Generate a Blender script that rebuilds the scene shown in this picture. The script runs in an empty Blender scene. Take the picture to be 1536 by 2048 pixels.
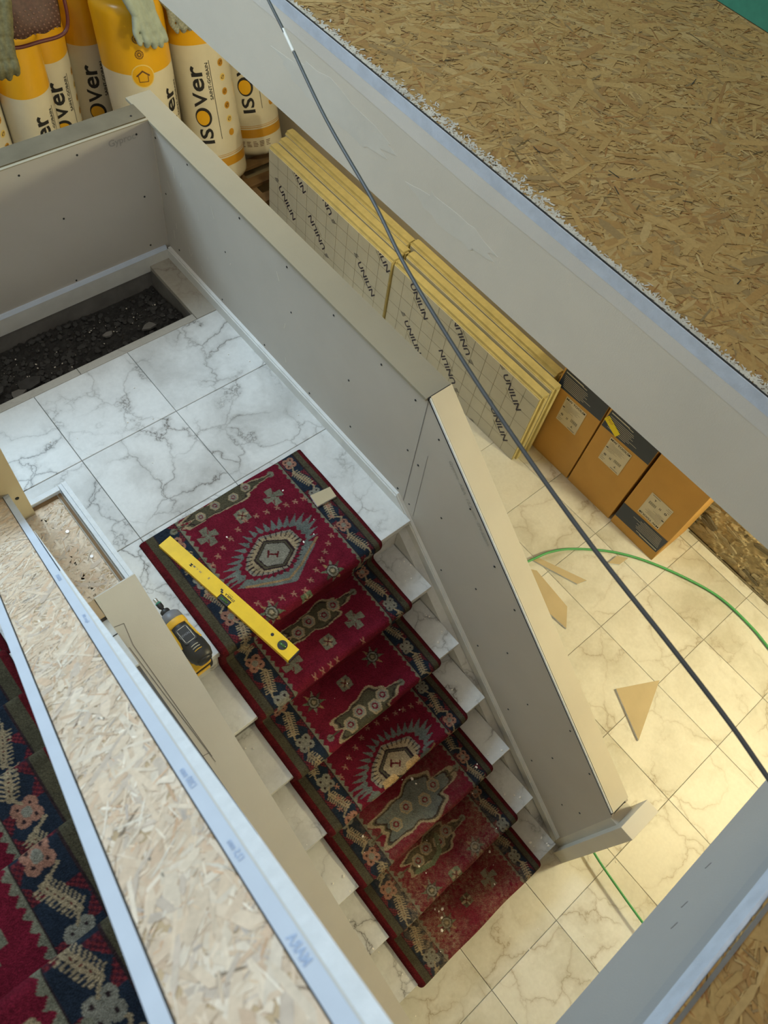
import bpy, bmesh, math, random
import numpy as np
from mathutils import Vector, Matrix
random.seed(7)
rng = np.random.default_rng(7)
SC = bpy.context.scene
COL = SC.collection

# ------------------------------------------------------------------ camera, world, light, exposure
CAM_R = np.array([[0.7604112446891109, -0.6380005417025477, 0.12136740805345062],
                  [-0.5099911998816182, -0.702318688377699, -0.49664618794342535],
                  [0.4020991357783111, 0.31575903588446086, -0.8594256897857145]])
CAM_P = (-0.7805, -0.8237, 3.6807)
cd = bpy.data.cameras.new('camera'); cam = bpy.data.objects.new('camera', cd); COL.objects.link(cam)
cd.sensor_fit = 'HORIZONTAL'; cd.sensor_width = 36.0; cd.lens = 1541.3 / 1536 * 36.0
cd.clip_start = 0.02
M = Matrix(((CAM_R[0][0], -CAM_R[1][0], -CAM_R[2][0], CAM_P[0]),
            (CAM_R[0][1], -CAM_R[1][1], -CAM_R[2][1], CAM_P[1]),
            (CAM_R[0][2], -CAM_R[1][2], -CAM_R[2][2], CAM_P[2]), (0, 0, 0, 1)))
cam.matrix_world = M
cd.dof.use_dof = True; cd.dof.focus_distance = 2.9; cd.dof.aperture_fstop = 10.0
SC.camera = cam

w = bpy.data.worlds.new('world'); SC.world = w; w.use_nodes = True
bg = w.node_tree.nodes['Background']; bg.inputs[0].default_value = (1.0, 0.945, 0.83, 1); bg.inputs[1].default_value = 0.80

def area_light(name, loc, target, size, size_y, energy, color, spread=math.pi):
    ld = bpy.data.lights.new(name, 'AREA'); ld.shape = 'RECTANGLE'; ld.size = size; ld.size_y = size_y
    ld.energy = energy; ld.color = color; ld.spread = spread
    o = bpy.data.objects.new(name, ld); COL.objects.link(o); o.location = loc
    o.rotation_euler = (Vector(target) - Vector(loc)).to_track_quat('-Z', 'Y').to_euler()
    return o
def lamp(name, loc, energy, color, r=0.09):
    ld = bpy.data.lights.new(name, 'POINT'); ld.energy = energy; ld.color = color; ld.shadow_soft_size = r
    o = bpy.data.objects.new(name, ld); COL.objects.link(o); o.location = loc
    return o
# daylight falling through the roof window over the stairwell
area_light('roof_window_daylight', (-0.9, 3.55, 4.75), (-0.4, 0.3, 1.6), 1.8, 1.6, 138, (0.58, 0.82, 1.0))
# warm bulb under the ceiling of the lower hall, plus an added fill behind
lamp('hall_ceiling_bulb', (2.12, -1.98, 2.07), 128, (1.0, 0.97, 0.62), 0.12)
lamp('hall_back_fill', (1.35, 1.75, 2.05), 34, (1.0, 0.95, 0.60), 0.08)  # unseen fill, added to light the rolls, boards and cartons

SC.view_settings.view_transform = 'Standard'
try: SC.view_settings.look = 'None'
except Exception: pass
SC.view_settings.gamma = 1.0; SC.view_settings.use_curve_mapping = False
SC.view_settings.exposure = 0.0

# ------------------------------------------------------------------ materials
def nodes(name):
    m = bpy.data.materials.new(name); m.use_nodes = True
    nt = m.node_tree; b = nt.nodes['Principled BSDF']
    return m, nt, b
def N(nt, t, **kw):
    n = nt.nodes.new(t)
    for k, v in kw.items(): setattr(n, k, v)
    return n
def ramp(nt, src, stops):
    r = N(nt, 'ShaderNodeValToRGB'); nt.links.new(src, r.inputs[0])
    e = r.color_ramp.elements
    while len(e) < len(stops): e.new(0.5)
    for i, (p, c) in enumerate(stops):
        e[i].position = p; e[i].color = (*c, 1) if len(c) == 3 else c
    return r.outputs[0]
def mix(nt, fac, a, b, mode='MIX'):
    m = N(nt, 'ShaderNodeMix', data_type='RGBA', blend_type=mode)
    for i, v in ((0, fac), (6, a), (7, b)):
        if hasattr(v, 'type') and hasattr(v, 'node'): nt.links.new(v, m.inputs[i])
        elif i == 0: m.inputs[0].default_value = v
        else: m.inputs[i].default_value = (*v, 1)
    return m.outputs[2]
def noise(nt, vec, scale, detail=4, rough=.55, dist=0):
    n = N(nt, 'ShaderNodeTexNoise'); n.inputs['Scale'].default_value = scale; n.inputs['Detail'].default_value = detail
    n.inputs['Roughness'].default_value = rough; n.inputs['Distortion'].default_value = dist
    if vec is not None: nt.links.new(vec, n.inputs['Vector'])
    return n.outputs[0]
def objcoord(nt, rand=0.0):
    t = N(nt, 'ShaderNodeTexCoord')
    if not rand: return t.outputs['Object']
    oi = N(nt, 'ShaderNodeObjectInfo'); c = N(nt, 'ShaderNodeMath', operation='MULTIPLY'); c.inputs[1].default_value = rand
    nt.links.new(oi.outputs['Random'], c.inputs[0])
    cx = N(nt, 'ShaderNodeCombineXYZ')
    for i in range(3): nt.links.new(c.outputs[0], cx.inputs[i])
    a = N(nt, 'ShaderNodeVectorMath', operation='ADD'); nt.links.new(t.outputs['Object'], a.inputs[0]); nt.links.new(cx.outputs[0], a.inputs[1])
    return a.outputs[0]
def bump(nt, b, h, strength=.2, dist=.003):
    bn = N(nt, 'ShaderNodeBump'); bn.inputs['Strength'].default_value = strength; bn.inputs['Distance'].default_value = dist
    nt.links.new(h, bn.inputs['Height']); nt.links.new(bn.outputs[0], b.inputs['Normal'])
def plain(name, col, rough=.6, var=.12, scale=12, bmp=.0, bscale=120, metal=0, spec=.5, rand=0):
    m, nt, b = nodes(name); v = objcoord(nt, rand)
    n = noise(nt, v, scale, 5)
    c2 = tuple(min(1, x * (1 + var)) for x in col); c1 = tuple(x * (1 - var) for x in col)
    nt.links.new(ramp(nt, n, [(.3, c1), (.7, c2)]), b.inputs['Base Color'])
    b.inputs['Roughness'].default_value = rough; b.inputs['Metallic'].default_value = metal
    b.inputs['Specular IOR Level'].default_value = spec
    if bmp: bump(nt, b, noise(nt, v, bscale, 3), bmp, .002)
    return m
def attr_mat(name, rough=.8, bmp=.3, bscale=300, var=.2, spec=.3):
    m, nt, b = nodes(name); a = N(nt, 'ShaderNodeVertexColor'); a.layer_name = 'Col'
    v = objcoord(nt); n = noise(nt, v, bscale, 2)
    f = ramp(nt, n, [(.25, (1 - var,) * 3), (.75, (1 + var,) * 3)])
    nt.links.new(mix(nt, 1.0, a.outputs[0], f, 'MULTIPLY'), b.inputs['Base Color'])
    b.inputs['Roughness'].default_value = rough; b.inputs['Specular IOR Level'].default_value = spec
    if bmp: bump(nt, b, n, bmp, .003)
    return m
def marble(name, base, cloud, vein, rand, vs=4.5, rough=.32, amount=.75):
    m, nt, b = nodes(name); v = objcoord(nt, rand)
    wn = N(nt, 'ShaderNodeTexNoise'); wn.inputs['Scale'].default_value = 2.8; wn.inputs['Detail'].default_value = 6; wn.inputs['Roughness'].default_value = .58
    nt.links.new(v, wn.inputs['Vector'])
    s = N(nt, 'ShaderNodeVectorMath', operation='SCALE'); s.inputs[3].default_value = .42; nt.links.new(wn.outputs[1], s.inputs[0])
    a = N(nt, 'ShaderNodeVectorMath', operation='ADD'); nt.links.new(v, a.inputs[0]); nt.links.new(s.outputs[0], a.inputs[1])
    vo = N(nt, 'ShaderNodeTexVoronoi', feature='DISTANCE_TO_EDGE'); vo.inputs['Scale'].default_value = vs; nt.links.new(a.outputs[0], vo.inputs['Vector'])
    thin = ramp(nt, vo.outputs[0], [(0.0, (1, 1, 1)), (.010, (.45,) * 3), (.05, (0.14,) * 3), (.16, (0, 0, 0))])
    mask = ramp(nt, noise(nt, v, 2.6, 3), [(.40, (.0, .0, .0)), (.60, (amount,) * 3)])
    fac = mix(nt, 1.0, thin, mask, 'MULTIPLY')
    cl = ramp(nt, noise(nt, a.outputs[0], 2.2, 6, .6), [(.46, base), (.80, cloud)])
    fine = ramp(nt, noise(nt, v, 60, 3), [(.3, (.96,) * 3), (.7, (1.03,) * 3)])
    c = mix(nt, fac, cl, vein)
    nt.links.new(mix(nt, 1.0, c, fine, 'MULTIPLY'), b.inputs['Base Color'])
    b.inputs['Roughness'].default_value = rough; b.inputs['Specular IOR Level'].default_value = .35
    return m
MT = {}
MT['marble'] = marble('marble_white', (.68, .68, .67), (.36, .35, .33), (.12, .105, .09), 40, 5.2, .32, 1.0)
MT['marble_hall'] = marble('marble_hall', (.70, .69, .64), (.44, .42, .34), (.26, .19, .10), 60, 3.8, .42, .72)  # same stone as the landing, the lamp's warmth put into its colour
MT['marble_dirty'] = marble('marble_dirty', (.42, .39, .34), (.30, .27, .22), (.15, .12, .09), 20, 6, .6)
MT['grout'] = plain('grout', (.34, .27, .17), .9)
MT['board'] = plain('plasterboard_paper', (.475, .44, .395), .75, .05, 3, .12, 400)
MT['cap'] = plain('plasterboard_ivory', (.60, .565, .49), .7, .05, 4, .1, 300)
MT['cap_shaded'] = plain('plasterboard_cap_shaded', (.31, .275, .20), .75, .05, 4, .1, 300)  # darker copy of the ivory cap, weaker light put into the colour
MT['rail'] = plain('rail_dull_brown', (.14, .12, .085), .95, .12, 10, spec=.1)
MT['beige'] = plain('plasterboard_beige', (.60, .59, .57), .7, .05, 5, .1, 300)
MT['tan'] = plain('plasterboard_tan', (.50, .41, .26), .75, .06, 8, .1, 200)
MT['gypsum'] = plain('gypsum_white', (.70, .74, .80), .9, .06, 60, .35, 350)
MT['edge_paper'] = plain('edge_paper_skylit', (.56, .63, .76), .8, .04, 20)  # white edge paper with the blue of the skylight put into the colour
MT['base_white'] = plain('baseboard_white', (.64, .64, .62), .6, .06, 15, .1, 200)
MT['base_bead'] = plain('baseboard_bead', (.72, .72, .71), .6, .05, 15)
MT['plaster'] = plain('wall_plaster', (.62, .565, .49), .85, .06, 2.5, .25, 260)
MT['plaster_l'] = plain('wall_plaster_light', (.65, .61, .57), .85, .06, 3, .25, 260)
MT['plaster_patch'] = plain('filler_patch', (.62, .58, .52), .85, .05, 8, .2, 200)
MT['paint_w'] = plain('corner_paint_skylit', (.52, .57, .68), .75, .10, 25, .3, 200)  # white paint along the corner, tinted with the sky's blue light
MT['paint_r'] = plain('paint_smear', (.50, .455, .39), .9, .22, 30, .4, 150)
MT['grey_face'] = plain('near_fascia_grey', (.36, .36, .37), .8, .05, 3, .2, 260)
MT['grey_dk'] = plain('near_fascia_strip', (.33, .34, .36), .8, .05, 3, .2, 260)
MT['concrete'] = plain('concrete', (.16, .15, .14), .95, .25, 8, .4, 60)
MT['soil'] = plain('soil_dark', (.028, .026, .025), 1, .4, 25, .6, 90)
MT['stone_dk'] = plain('rubble_stone', (.045, .043, .042), .95, .35, 20, .4, 90)
MT['osb'] = plain('osb_base', (.33, .20, .07), .75, .2, 14, .2, 120)
MT['osb_l'] = plain('osb_base_light', (.50, .37, .23), .75, .2, 14, .2, 120)
MT['flake'] = attr_mat('osb_strand', .7, .12, 120, .10, .3)
MT['carpet'] = attr_mat('carpet_wool', .95, .7, 420, .38, .1)
MT['attr'] = attr_mat('tinted', .8, .2, 200, .1)
MT['black'] = plain('black_ink', (.012, .011, .014), .6, .1)
MT['screw'] = plain('black_screw', (.01, .01, .01), .5, .1)
MT['pencil'] = plain('pencil_grey', (.20, .19, .185), .8, .1)
MT['pencil_l'] = plain('print_grey', (.36, .34, .31), .8, .1)
MT['yellow'] = plain('level_yellow', (.80, .53, .012), .4, .06, 30)
MT['green_vial'] = plain('vial_green', (.05, .14, .03), .2, .1)
MT['chrome'] = plain('chrome', (.7, .7, .7), .25, .05, metal=1)
MT['d_black'] = plain('tool_black', (.018, .018, .02), .45, .2, 40)
MT['d_yel'] = plain('tool_yellow', (.72, .42, .03), .45, .1)
MT['d_grey'] = plain('tool_grey', (.17, .18, .21), .4, .1)
MT['d_line'] = plain('tool_line', (.55, .52, .45), .5, .1)
MT['teal'] = plain('bit_green', (.03, .25, .17), .4, .1)
MT['cardboard'] = plain('cardboard', (.54, .30, .075), .75, .06, 5, .08, 200)
MT['navy'] = plain('navy_print', (.020, .032, .062), .35, .12, 6)
MT['label'] = plain('paper_label', (.62, .56, .43), .7, .03)
MT['ink_w'] = plain('white_ink', (.55, .53, .48), .7, .05)
MT['tape'] = plain('yellow_tape', (.82, .68, .01), .45, .05)
MT['pir'] = plain('foam_yellow', (.52, .44, .20), .85, .10, 20, .3, 180)
MT['foil'] = plain('foil_facing', (.52, .50, .42), .45, .06, 5)
MT['foil_line'] = plain('foil_line', (.22, .19, .12), .6, .05)
MT['ink_navy'] = plain('ink_navy', (.03, .025, .05), .6, .1)
MT['r_yel'] = plain('roll_yellow', (.74, .39, .012), .28, .06, 6, .05, 14)
MT['r_white'] = plain('roll_white', (.66, .61, .50), .28, .06, 6, .05, 14)
MT['r_amber'] = plain('roll_amber', (.55, .27, .02), .35, .08, 8)
MT['r_pale'] = plain('roll_pale_yellow', (.78, .58, .18), .35, .05)
MT['r_brown'] = plain('roll_icon_brown', (.12, .05, .015), .5, .1)
MT['wood'] = plain('pallet_wood', (.20, .12, .055), .8, .25, 10, .2, 80)
MT['green_hose'] = plain('hose_green', (.07, .36, .12), .45, .08)
MT['cable'] = plain('cable_grey', (.06, .062, .066), .5, .1)
MT['cable_w'] = plain('cable_bare', (.7, .68, .64), .5, .05)
MT['green_board'] = plain('green_board', (.035, .20, .13), .8, .1, 40)
MT['glove'] = plain('glove_grey', (.34, .40, .37), .9, .15, 20, .25, 160)
MT['glove2'] = plain('glove_knit', (.30, .31, .27), .95, .35, 90, .6, 220)
MT['leather'] = plain('leather_brown', (.075, .032, .026), .6, .3, 60, .6, 150)
MT['rubber'] = plain('black_rubber', (.012, .013, .013), .7, .2)
MT['olive'] = plain('olive_cloth', (.13, .12, .06), .9, .3, 60, .4, 150)
MT['mortar'] = plain('masonry_mortar', (.42, .35, .22), .95, .35, 25, .7, 60)
MT['stone'] = plain('masonry_stone', (.40, .34, .23), .95, .45, 14, .6, 40, rand=30)
MT['stone2'] = plain('masonry_stone_dark', (.17, .145, .10), .95, .45, 14, .6, 40, rand=30)
MT['crumb'] = plain('plaster_crumb', (.85, .82, .76), .9, .1)
MT['lead'] = plain('steel_rail', (.30, .31, .30), .5, .1, metal=.4)

# ------------------------------------------------------------------ mesh helpers
def wloc(p):
    v = Vector((0, 0, 0))
    while p is not None: v = v + p.location; p = p.parent
    return v
def obj(name, verts, faces, mat=None, parent=None, world=True, smooth=False):
    """one mesh object; world=True: verts in world space (parents are unrotated)"""
    off = wloc(parent) if (parent is not None and world) else Vector((0, 0, 0))
    me = bpy.data.meshes.new(name)
    me.from_pydata([(v[0] - off.x, v[1] - off.y, v[2] - off.z) for v in verts], [], faces)
    bm = bmesh.new(); bm.from_mesh(me); bmesh.ops.recalc_face_normals(bm, faces=bm.faces[:]); bm.to_mesh(me); bm.free()
    if smooth: me.polygons.foreach_set('use_smooth', [True] * len(me.polygons))
    if mat is not None: me.materials.append(mat)
    o = bpy.data.objects.new(name, me); COL.objects.link(o)
    if parent is not None: o.parent = parent
    return o
def tag(o, label=None, cat=None, group=None, kind=None):
    if label: o['label'] = label
    if cat: o['category'] = cat
    if group: o['group'] = group
    if kind: o['kind'] = kind
    return o
def thing(name, label, cat, loc=(0, 0, 0), rot=(0, 0, 0), group=None):
    o = bpy.data.objects.new(name, None); COL.objects.link(o); o.location = loc; o.rotation_euler = rot
    o.empty_display_size = .05
    return tag(o, label, cat, group)
def struct(o): o['kind'] = 'structure'; return o
def boxv(x0, x1, y0, y1, z0, z1):
    return [(x0, y0, z0), (x1, y0, z0), (x1, y1, z0), (x0, y1, z0), (x0, y0, z1), (x1, y0, z1), (x1, y1, z1), (x0, y1, z1)]
BF = [(0, 3, 2, 1), (4, 5, 6, 7), (0, 1, 5, 4), (1, 2, 6, 5), (2, 3, 7, 6), (3, 0, 4, 7)]
def box(name, x0, x1, y0, y1, z0, z1, mat, parent=None, bev=0, world=True):
    if not bev: return obj(name, boxv(x0, x1, y0, y1, z0, z1), BF, mat, parent, world)
    bm = bmesh.new(); vs = [bm.verts.new(v) for v in boxv(x0, x1, y0, y1, z0, z1)]
    for f in BF: bm.faces.new([vs[i] for i in f])
    bmesh.ops.bevel(bm, geom=bm.edges[:], offset=bev, segments=2, affect='EDGES', profile=.6)
    v = [tuple(x.co) for x in bm.verts]; bm.verts.index_update(); f = [[x.index for x in q.verts] for q in bm.faces]; bm.free()
    return obj(name, v, f, mat, parent, world)
def prism(name, poly, axis, a0, a1, mat, parent=None, world=True):
    """poly: 2D points in the plane of the two other axes (in axis order)"""
    n = len(poly); vs = []
    for a in (a0, a1):
        for p in poly:
            q = list(p); q.insert(axis, a); vs.append(tuple(q))
    fs = [tuple(range(n)), tuple(range(n, 2 * n))] + [(i, (i + 1) % n, n + (i + 1) % n, n + i) for i in range(n)]
    return obj(name, vs, fs, mat, parent, world)
def merge(lists):
    V, F = [], []
    for v, f in lists:
        o = len(V); V += list(v); F += [tuple(i + o for i in q) for q in f]
    return V, F
def tubev(pts, r, seg=8, cap=True):
    pts = [Vector(p) for p in pts]; V = []; F = []
    rs = r if isinstance(r, (list, tuple)) else [r] * len(pts)
    up = Vector((0, 0, 1))
    for i, p in enumerate(pts):
        d = (pts[min(i + 1, len(pts) - 1)] - pts[max(i - 1, 0)]).normalized()
        a = d.cross(up)
        if a.length < 1e-3: a = d.cross(Vector((1, 0, 0)))
        a.normalize(); b = d.cross(a)
        for k in range(seg):
            t = 2 * math.pi * k / seg; V.append(tuple(p + (a * math.cos(t) + b * math.sin(t)) * rs[i]))
    for i in range(len(pts) - 1):
        for k in range(seg):
            F.append((i * seg + k, i * seg + (k + 1) % seg, (i + 1) * seg + (k + 1) % seg, (i + 1) * seg + k))
    if cap: F.append(tuple(range(seg))); F.append(tuple(range((len(pts) - 1) * seg, len(pts) * seg)))
    return V, F
def smoothpath(pts, n=8):
    P = [Vector(p) for p in pts]; out = []
    for i in range(len(P) - 1):
        p0 = P[max(i - 1, 0)]; p1 = P[i]; p2 = P[i + 1]; p3 = P[min(i + 2, len(P) - 1)]
        for k in range(n):
            t = k / n
            out.append(0.5 * ((2 * p1) + (-p0 + p2) * t + (2 * p0 - 5 * p1 + 4 * p2 - p3) * t * t + (-p0 + 3 * p1 - 3 * p2 + p3) * t ** 3))
    out.append(P[-1]); return out
_tc = {}
def text2d(s, size=1.0, xs=1.0, shear=0):
    """triangulated lettering as 2D points centred on its box; real width is size*aspect"""
    k = (s, xs, shear)
    if k not in _tc:
        cu = bpy.data.curves.new('t', 'FONT'); cu.body = s; cu.size = 1.0; cu.resolution_u = 3; cu.shear = shear; cu.offset = .02
        o = bpy.data.objects.new('t', cu); COL.objects.link(o)
        bpy.context.view_layer.update()
        me = bpy.data.meshes.new_from_object(o.evaluated_get(bpy.context.evaluated_depsgraph_get()))
        V = [(v.co.x * xs, v.co.y) for v in me.vertices]; F = [tuple(p.vertices) for p in me.polygons]
        bpy.data.objects.remove(o); bpy.data.curves.remove(cu); bpy.data.meshes.remove(me)
        xsv = [v[0] for v in V]; ysv = [v[1] for v in V]
        cx = (min(xsv) + max(xsv)) / 2; cy = (min(ysv) + max(ysv)) / 2; h = max(ysv) - min(ysv); wd = max(xsv) - min(xsv)
        _tc[k] = ([((a - cx) / h, (b - cy) / h) for a, b in V], F, wd / h)
    V, F, asp = _tc[k]
    return [(a * size, b * size) for a, b in V], F, asp * size
def rot2(V, ang, c=(0, 0)):
    ca, sa = math.cos(ang), math.sin(ang)
    return [(c[0] + a * ca - b * sa, c[1] + a * sa + b * ca) for a, b in V]
def clip2(V, F, lo, hi, axis=1):
    bm = bmesh.new(); vs = [bm.verts.new((a, b, 0)) for a, b in V]
    for f in F:
        try: bm.faces.new([vs[i] for i in f])
        except ValueError: pass
    for val, sgn in ((lo, -1), (hi, 1)):
        co = [0, 0, 0]; co[axis] = val; no = [0, 0, 0]; no[axis] = sgn
        bmesh.ops.bisect_plane(bm, geom=bm.verts[:] + bm.edges[:] + bm.faces[:], plane_co=co, plane_no=no, clear_outer=True)
    bm.verts.index_update()
    r = [(v.co.x, v.co.y) for v in bm.verts], [tuple(v.index for v in f.verts) for f in bm.faces]
    bm.free(); return r
def slice2(V, F, axis, step):
    bm = bmesh.new(); vs = [bm.verts.new((a, b, 0)) for a, b in V]
    for f in F:
        try: bm.faces.new([vs[i] for i in f])
        except ValueError: pass
    lo = min(v[axis] for v in V); hi = max(v[axis] for v in V); x = lo + step
    while x < hi:
        co = [0, 0, 0]; co[axis] = x; no = [0, 0, 0]; no[axis] = 1
        bmesh.ops.bisect_plane(bm, geom=bm.verts[:] + bm.edges[:] + bm.faces[:], plane_co=co, plane_no=no); x += step
    bm.verts.index_update()
    r = [(v.co.x, v.co.y) for v in bm.verts], [tuple(v.index for v in f.verts) for f in bm.faces]
    bm.free(); return r
def disc2(c, r, n=24, rx=1.0): return [(c[0] + r * rx * math.cos(2 * math.pi * i / n), c[1] + r * math.sin(2 * math.pi * i / n)) for i in range(n)], [tuple(range(n))]
def ring2(c, r0, r1, n=28, rx=1.0, a0=0, a1=2 * math.pi):
    V = []; F = []
    for i in range(n + 1):
        t = a0 + (a1 - a0) * i / n
        V += [(c[0] + r0 * rx * math.cos(t), c[1] + r0 * math.sin(t)), (c[0] + r1 * rx * math.cos(t), c[1] + r1 * math.sin(t))]
    for i in range(n): F.append((2 * i, 2 * i + 1, 2 * i + 3, 2 * i + 2))
    return V, F
def line2(pts, wd):
    V = []; F = []
    for (a, b) in zip(pts[:-1], pts[1:]):
        d = Vector((b[0] - a[0], b[1] - a[1])); 
        if d.length < 1e-9: continue
        d.normalize(); n = Vector((-d.y, d.x)) * wd / 2; e = d * wd * .3; o = len(V)
        V += [(a[0] - e.x + n.x, a[1] - e.y + n.y), (a[0] - e.x - n.x, a[1] - e.y - n.y), (b[0] + e.x - n.x, b[1] + e.y - n.y), (b[0] + e.x + n.x, b[1] + e.y + n.y)]
        F.append((o, o + 1, o + 2, o + 3))
    return V, F
SUBS = {'band_text_lines': 'navy_band', 'label_print': 'paper_label', 'sticker_print': 'yellow_sticker', 'house_badge_face': 'house_badge', 'house_icon': 'house_badge', 'pictogram_lines': 'pictogram', 'name_print_sun': 'name_print_ring', 'printed_grid': 'front_facing', 'printed_name': 'front_facing', 'printed_mark': 'front_facing', 'printed_subtitle': 'front_facing',
        'vial_line': 'vial_housing', 'plate_outline': 'name_plate', 'plate_text': 'name_plate', 'housing_rib': 'motor_housing', 'rear_bumper': 'motor_housing', 'bit_ring': 'bit_holder', 'bit_sleeve': 'bit_holder', 'battery_stripe': 'battery', 'side_groove': 'rail_body', 'hanging_hole': 'rail_body'}
def sub(t):
    # pieces of a part move one level down (all share the thing's local frame)
    last = {}
    for ch in [o for o in COL.objects if o.parent is t]:
        b = ch.name.split('.')[0]; last[b] = ch
        p = SUBS.get(b)
        if p and p in last and last[p].location.length < 1e-9: ch.parent = last[p]
def flat(name, VF, fn, mat, parent, world=True): return obj(name, [fn(a, b) for a, b in VF[0]], VF[1], mat, parent, world)
def setcol(o, cols, domain='POINT'):
    a = o.data.color_attributes.new('Col', 'FLOAT_COLOR', domain)
    c = np.ones((len(cols), 4), np.float32); c[:, :3] = cols; a.data.foreach_set('color', c.ravel())

# ------------------------------------------------------------------ dimensions
RI = 0.171; TR = 0.2097; ZL = 7 * RI; ZF = 2.565
XR = .401; XL = -.556
# ================================================================== SETTING: lower hall
fl = struct(box('floor', -1.8, 2.34, -4.6, 4.0, -.12, -.012, MT['grout']))
def tile_mesh(name, lx, ly, h, mat):
    c = .0016; g = .0009
    x, y = lx / 2 - g, ly / 2 - g
    V = [(-x, -y, 0), (x, -y, 0), (x, y, 0), (-x, y, 0), (-x, -y, h - c), (x, -y, h - c), (x, y, h - c), (-x, y, h - c),
         (-x + c, -y + c, h), (x - c, -y + c, h), (x - c, y - c, h), (-x + c, y - c, h)]
    F = [(0, 3, 2, 1)] + [(i, (i + 1) % 4, 4 + (i + 1) % 4, 4 + i) for i in range(4)] + [(4 + i, 4 + (i + 1) % 4, 8 + (i + 1) % 4, 8 + i) for i in range(4)] + [(8, 9, 10, 11)]
    me = bpy.data.meshes.new(name); me.from_pydata(V, [], F); me.materials.append(mat); return me
tm = tile_mesh('tile', .4, .4, .012, MT['marble_hall'])
tmn = tile_mesh('tile', .083, .4, .012, MT['marble_hall'])
def put_tile(me, x, y, z, parent):
    o = bpy.data.objects.new('tile', me); COL.objects.link(o); o.parent = parent; o.location = (x, y, z); return o
for i in range(9):
    for j in range(-7, 8):
        x = 2.2334 - .4 * (i + .5); y = -.6929 - .4 * (j + .5)
        if -3.9 < y < 3.9 and x > -1.5:
            if x < .2 and y > -1.0: continue
            put_tile(tm, x, y, -.012 + .0006 * rng.random(), fl)
for j in range(-7, 8):
    y = -.6929 - .4 * (j + .5)
    put_tile(tmn, 2.2334 + .0425, y, -.012, fl)
# hall walls
wr = struct(box('wall_right', 2.345, 2.5, -4.6, 4.0, -.12, 2.245, MT['plaster']))
struct(box('wall_back', -1.8, 2.5, 3.9, 4.05, 0, ZF + 1.2, MT['plaster']))
struct(box('wall_front', -1.8, 2.5, -4.6, -4.45, 0, 4.9, MT['plaster']))
struct(box('wall_left', -1.9, -1.75, -4.6, 4.0, 0, 4.9, MT['plaster']))
# bare masonry foot of the right wall
mas = tag(box('bare_masonry_base', 2.322, 2.3445, -4.4, .45, 0, .36, MT['mortar']), 'bare stone masonry along the wall foot beside the cardboard boxes', 'masonry')
def lump(sx, sy, sz, seed, sub=2):
    bm = bmesh.new(); bmesh.ops.create_icosphere(bm, subdivisions=sub, radius=1)
    r = np.random.default_rng(seed)
    ph = r.random((4, 3)) * 6
    for v in bm.verts:
        c = v.co; k = 1 + .16 * math.sin(3 * c.x + ph[0][0]) * math.sin(3 * c.y + ph[0][1]) + .10 * math.sin(6 * c.z + ph[1][0] + 4 * c.x) + .05 * r.standard_normal()
        q = [max(-.8, min(.8, t * k)) for t in c]
        v.co = (q[0] * sx, q[1] * sy, q[2] * sz)
    me = bpy.data.meshes.new('stone'); bm.to_mesh(me); bm.free(); return me
lumps = [lump(1, 1, 1, s, 3) for s in range(8)]
for me in lumps: me.materials.append(MT['stone'])
lumps2 = [m.copy() for m in lumps]
for me in lumps2: me.materials.clear(); me.materials.append(MT['stone2'])
# rough mortar surface
ny_, nz2 = 260, 40; V = []; F = []
rm = np.random.default_rng(31); h1 = rm.standard_normal((nz2 // 4 + 3, ny_ // 4 + 3)); h2 = rm.standard_normal((nz2, ny_))
for j in range(nz2):
    for i in range(ny_):
        a, b = i / 4, j / 4; i0, j0 = int(a), int(b); fa_, fb_ = a - i0, b - j0
        hh = (h1[j0, i0] * (1 - fa_) + h1[j0, i0 + 1] * fa_) * (1 - fb_) + (h1[j0 + 1, i0] * (1 - fa_) + h1[j0 + 1, i0 + 1] * fa_) * fb_
        V.append((2.320 - .006 * hh - .0025 * h2[j, i], .45 - 2.85 * i / (ny_ - 1), .002 + .36 * j / (nz2 - 1)))
for j in range(nz2 - 1):
    for i in range(ny_ - 1): F.append((j * ny_ + i, j * ny_ + i + 1, (j + 1) * ny_ + i + 1, (j + 1) * ny_ + i))
obj('rough_mortar', V, F, MT['mortar'], mas)
for q in range(70):
    y = rng.uniform(-2.3, -.45); z = rng.uniform(.03, .32); ln = rng.uniform(.02, .085)
    o = bpy.data.objects.new('stone', (lumps2 if rng.random() < .35 else lumps)[rng.integers(8)]); COL.objects.link(o); o.parent = mas
    o.location = (2.322, y, z); o.scale = (rng.uniform(.008, .022), ln, rng.uniform(.010, .026)); o.rotation_euler = (rng.uniform(-.35, .35), 0, rng.uniform(-.1, .1))
box('floor_gap', 2.300, 2.312, -4.4, -.62, -.004, .004, MT['stone2'], mas)

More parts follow.
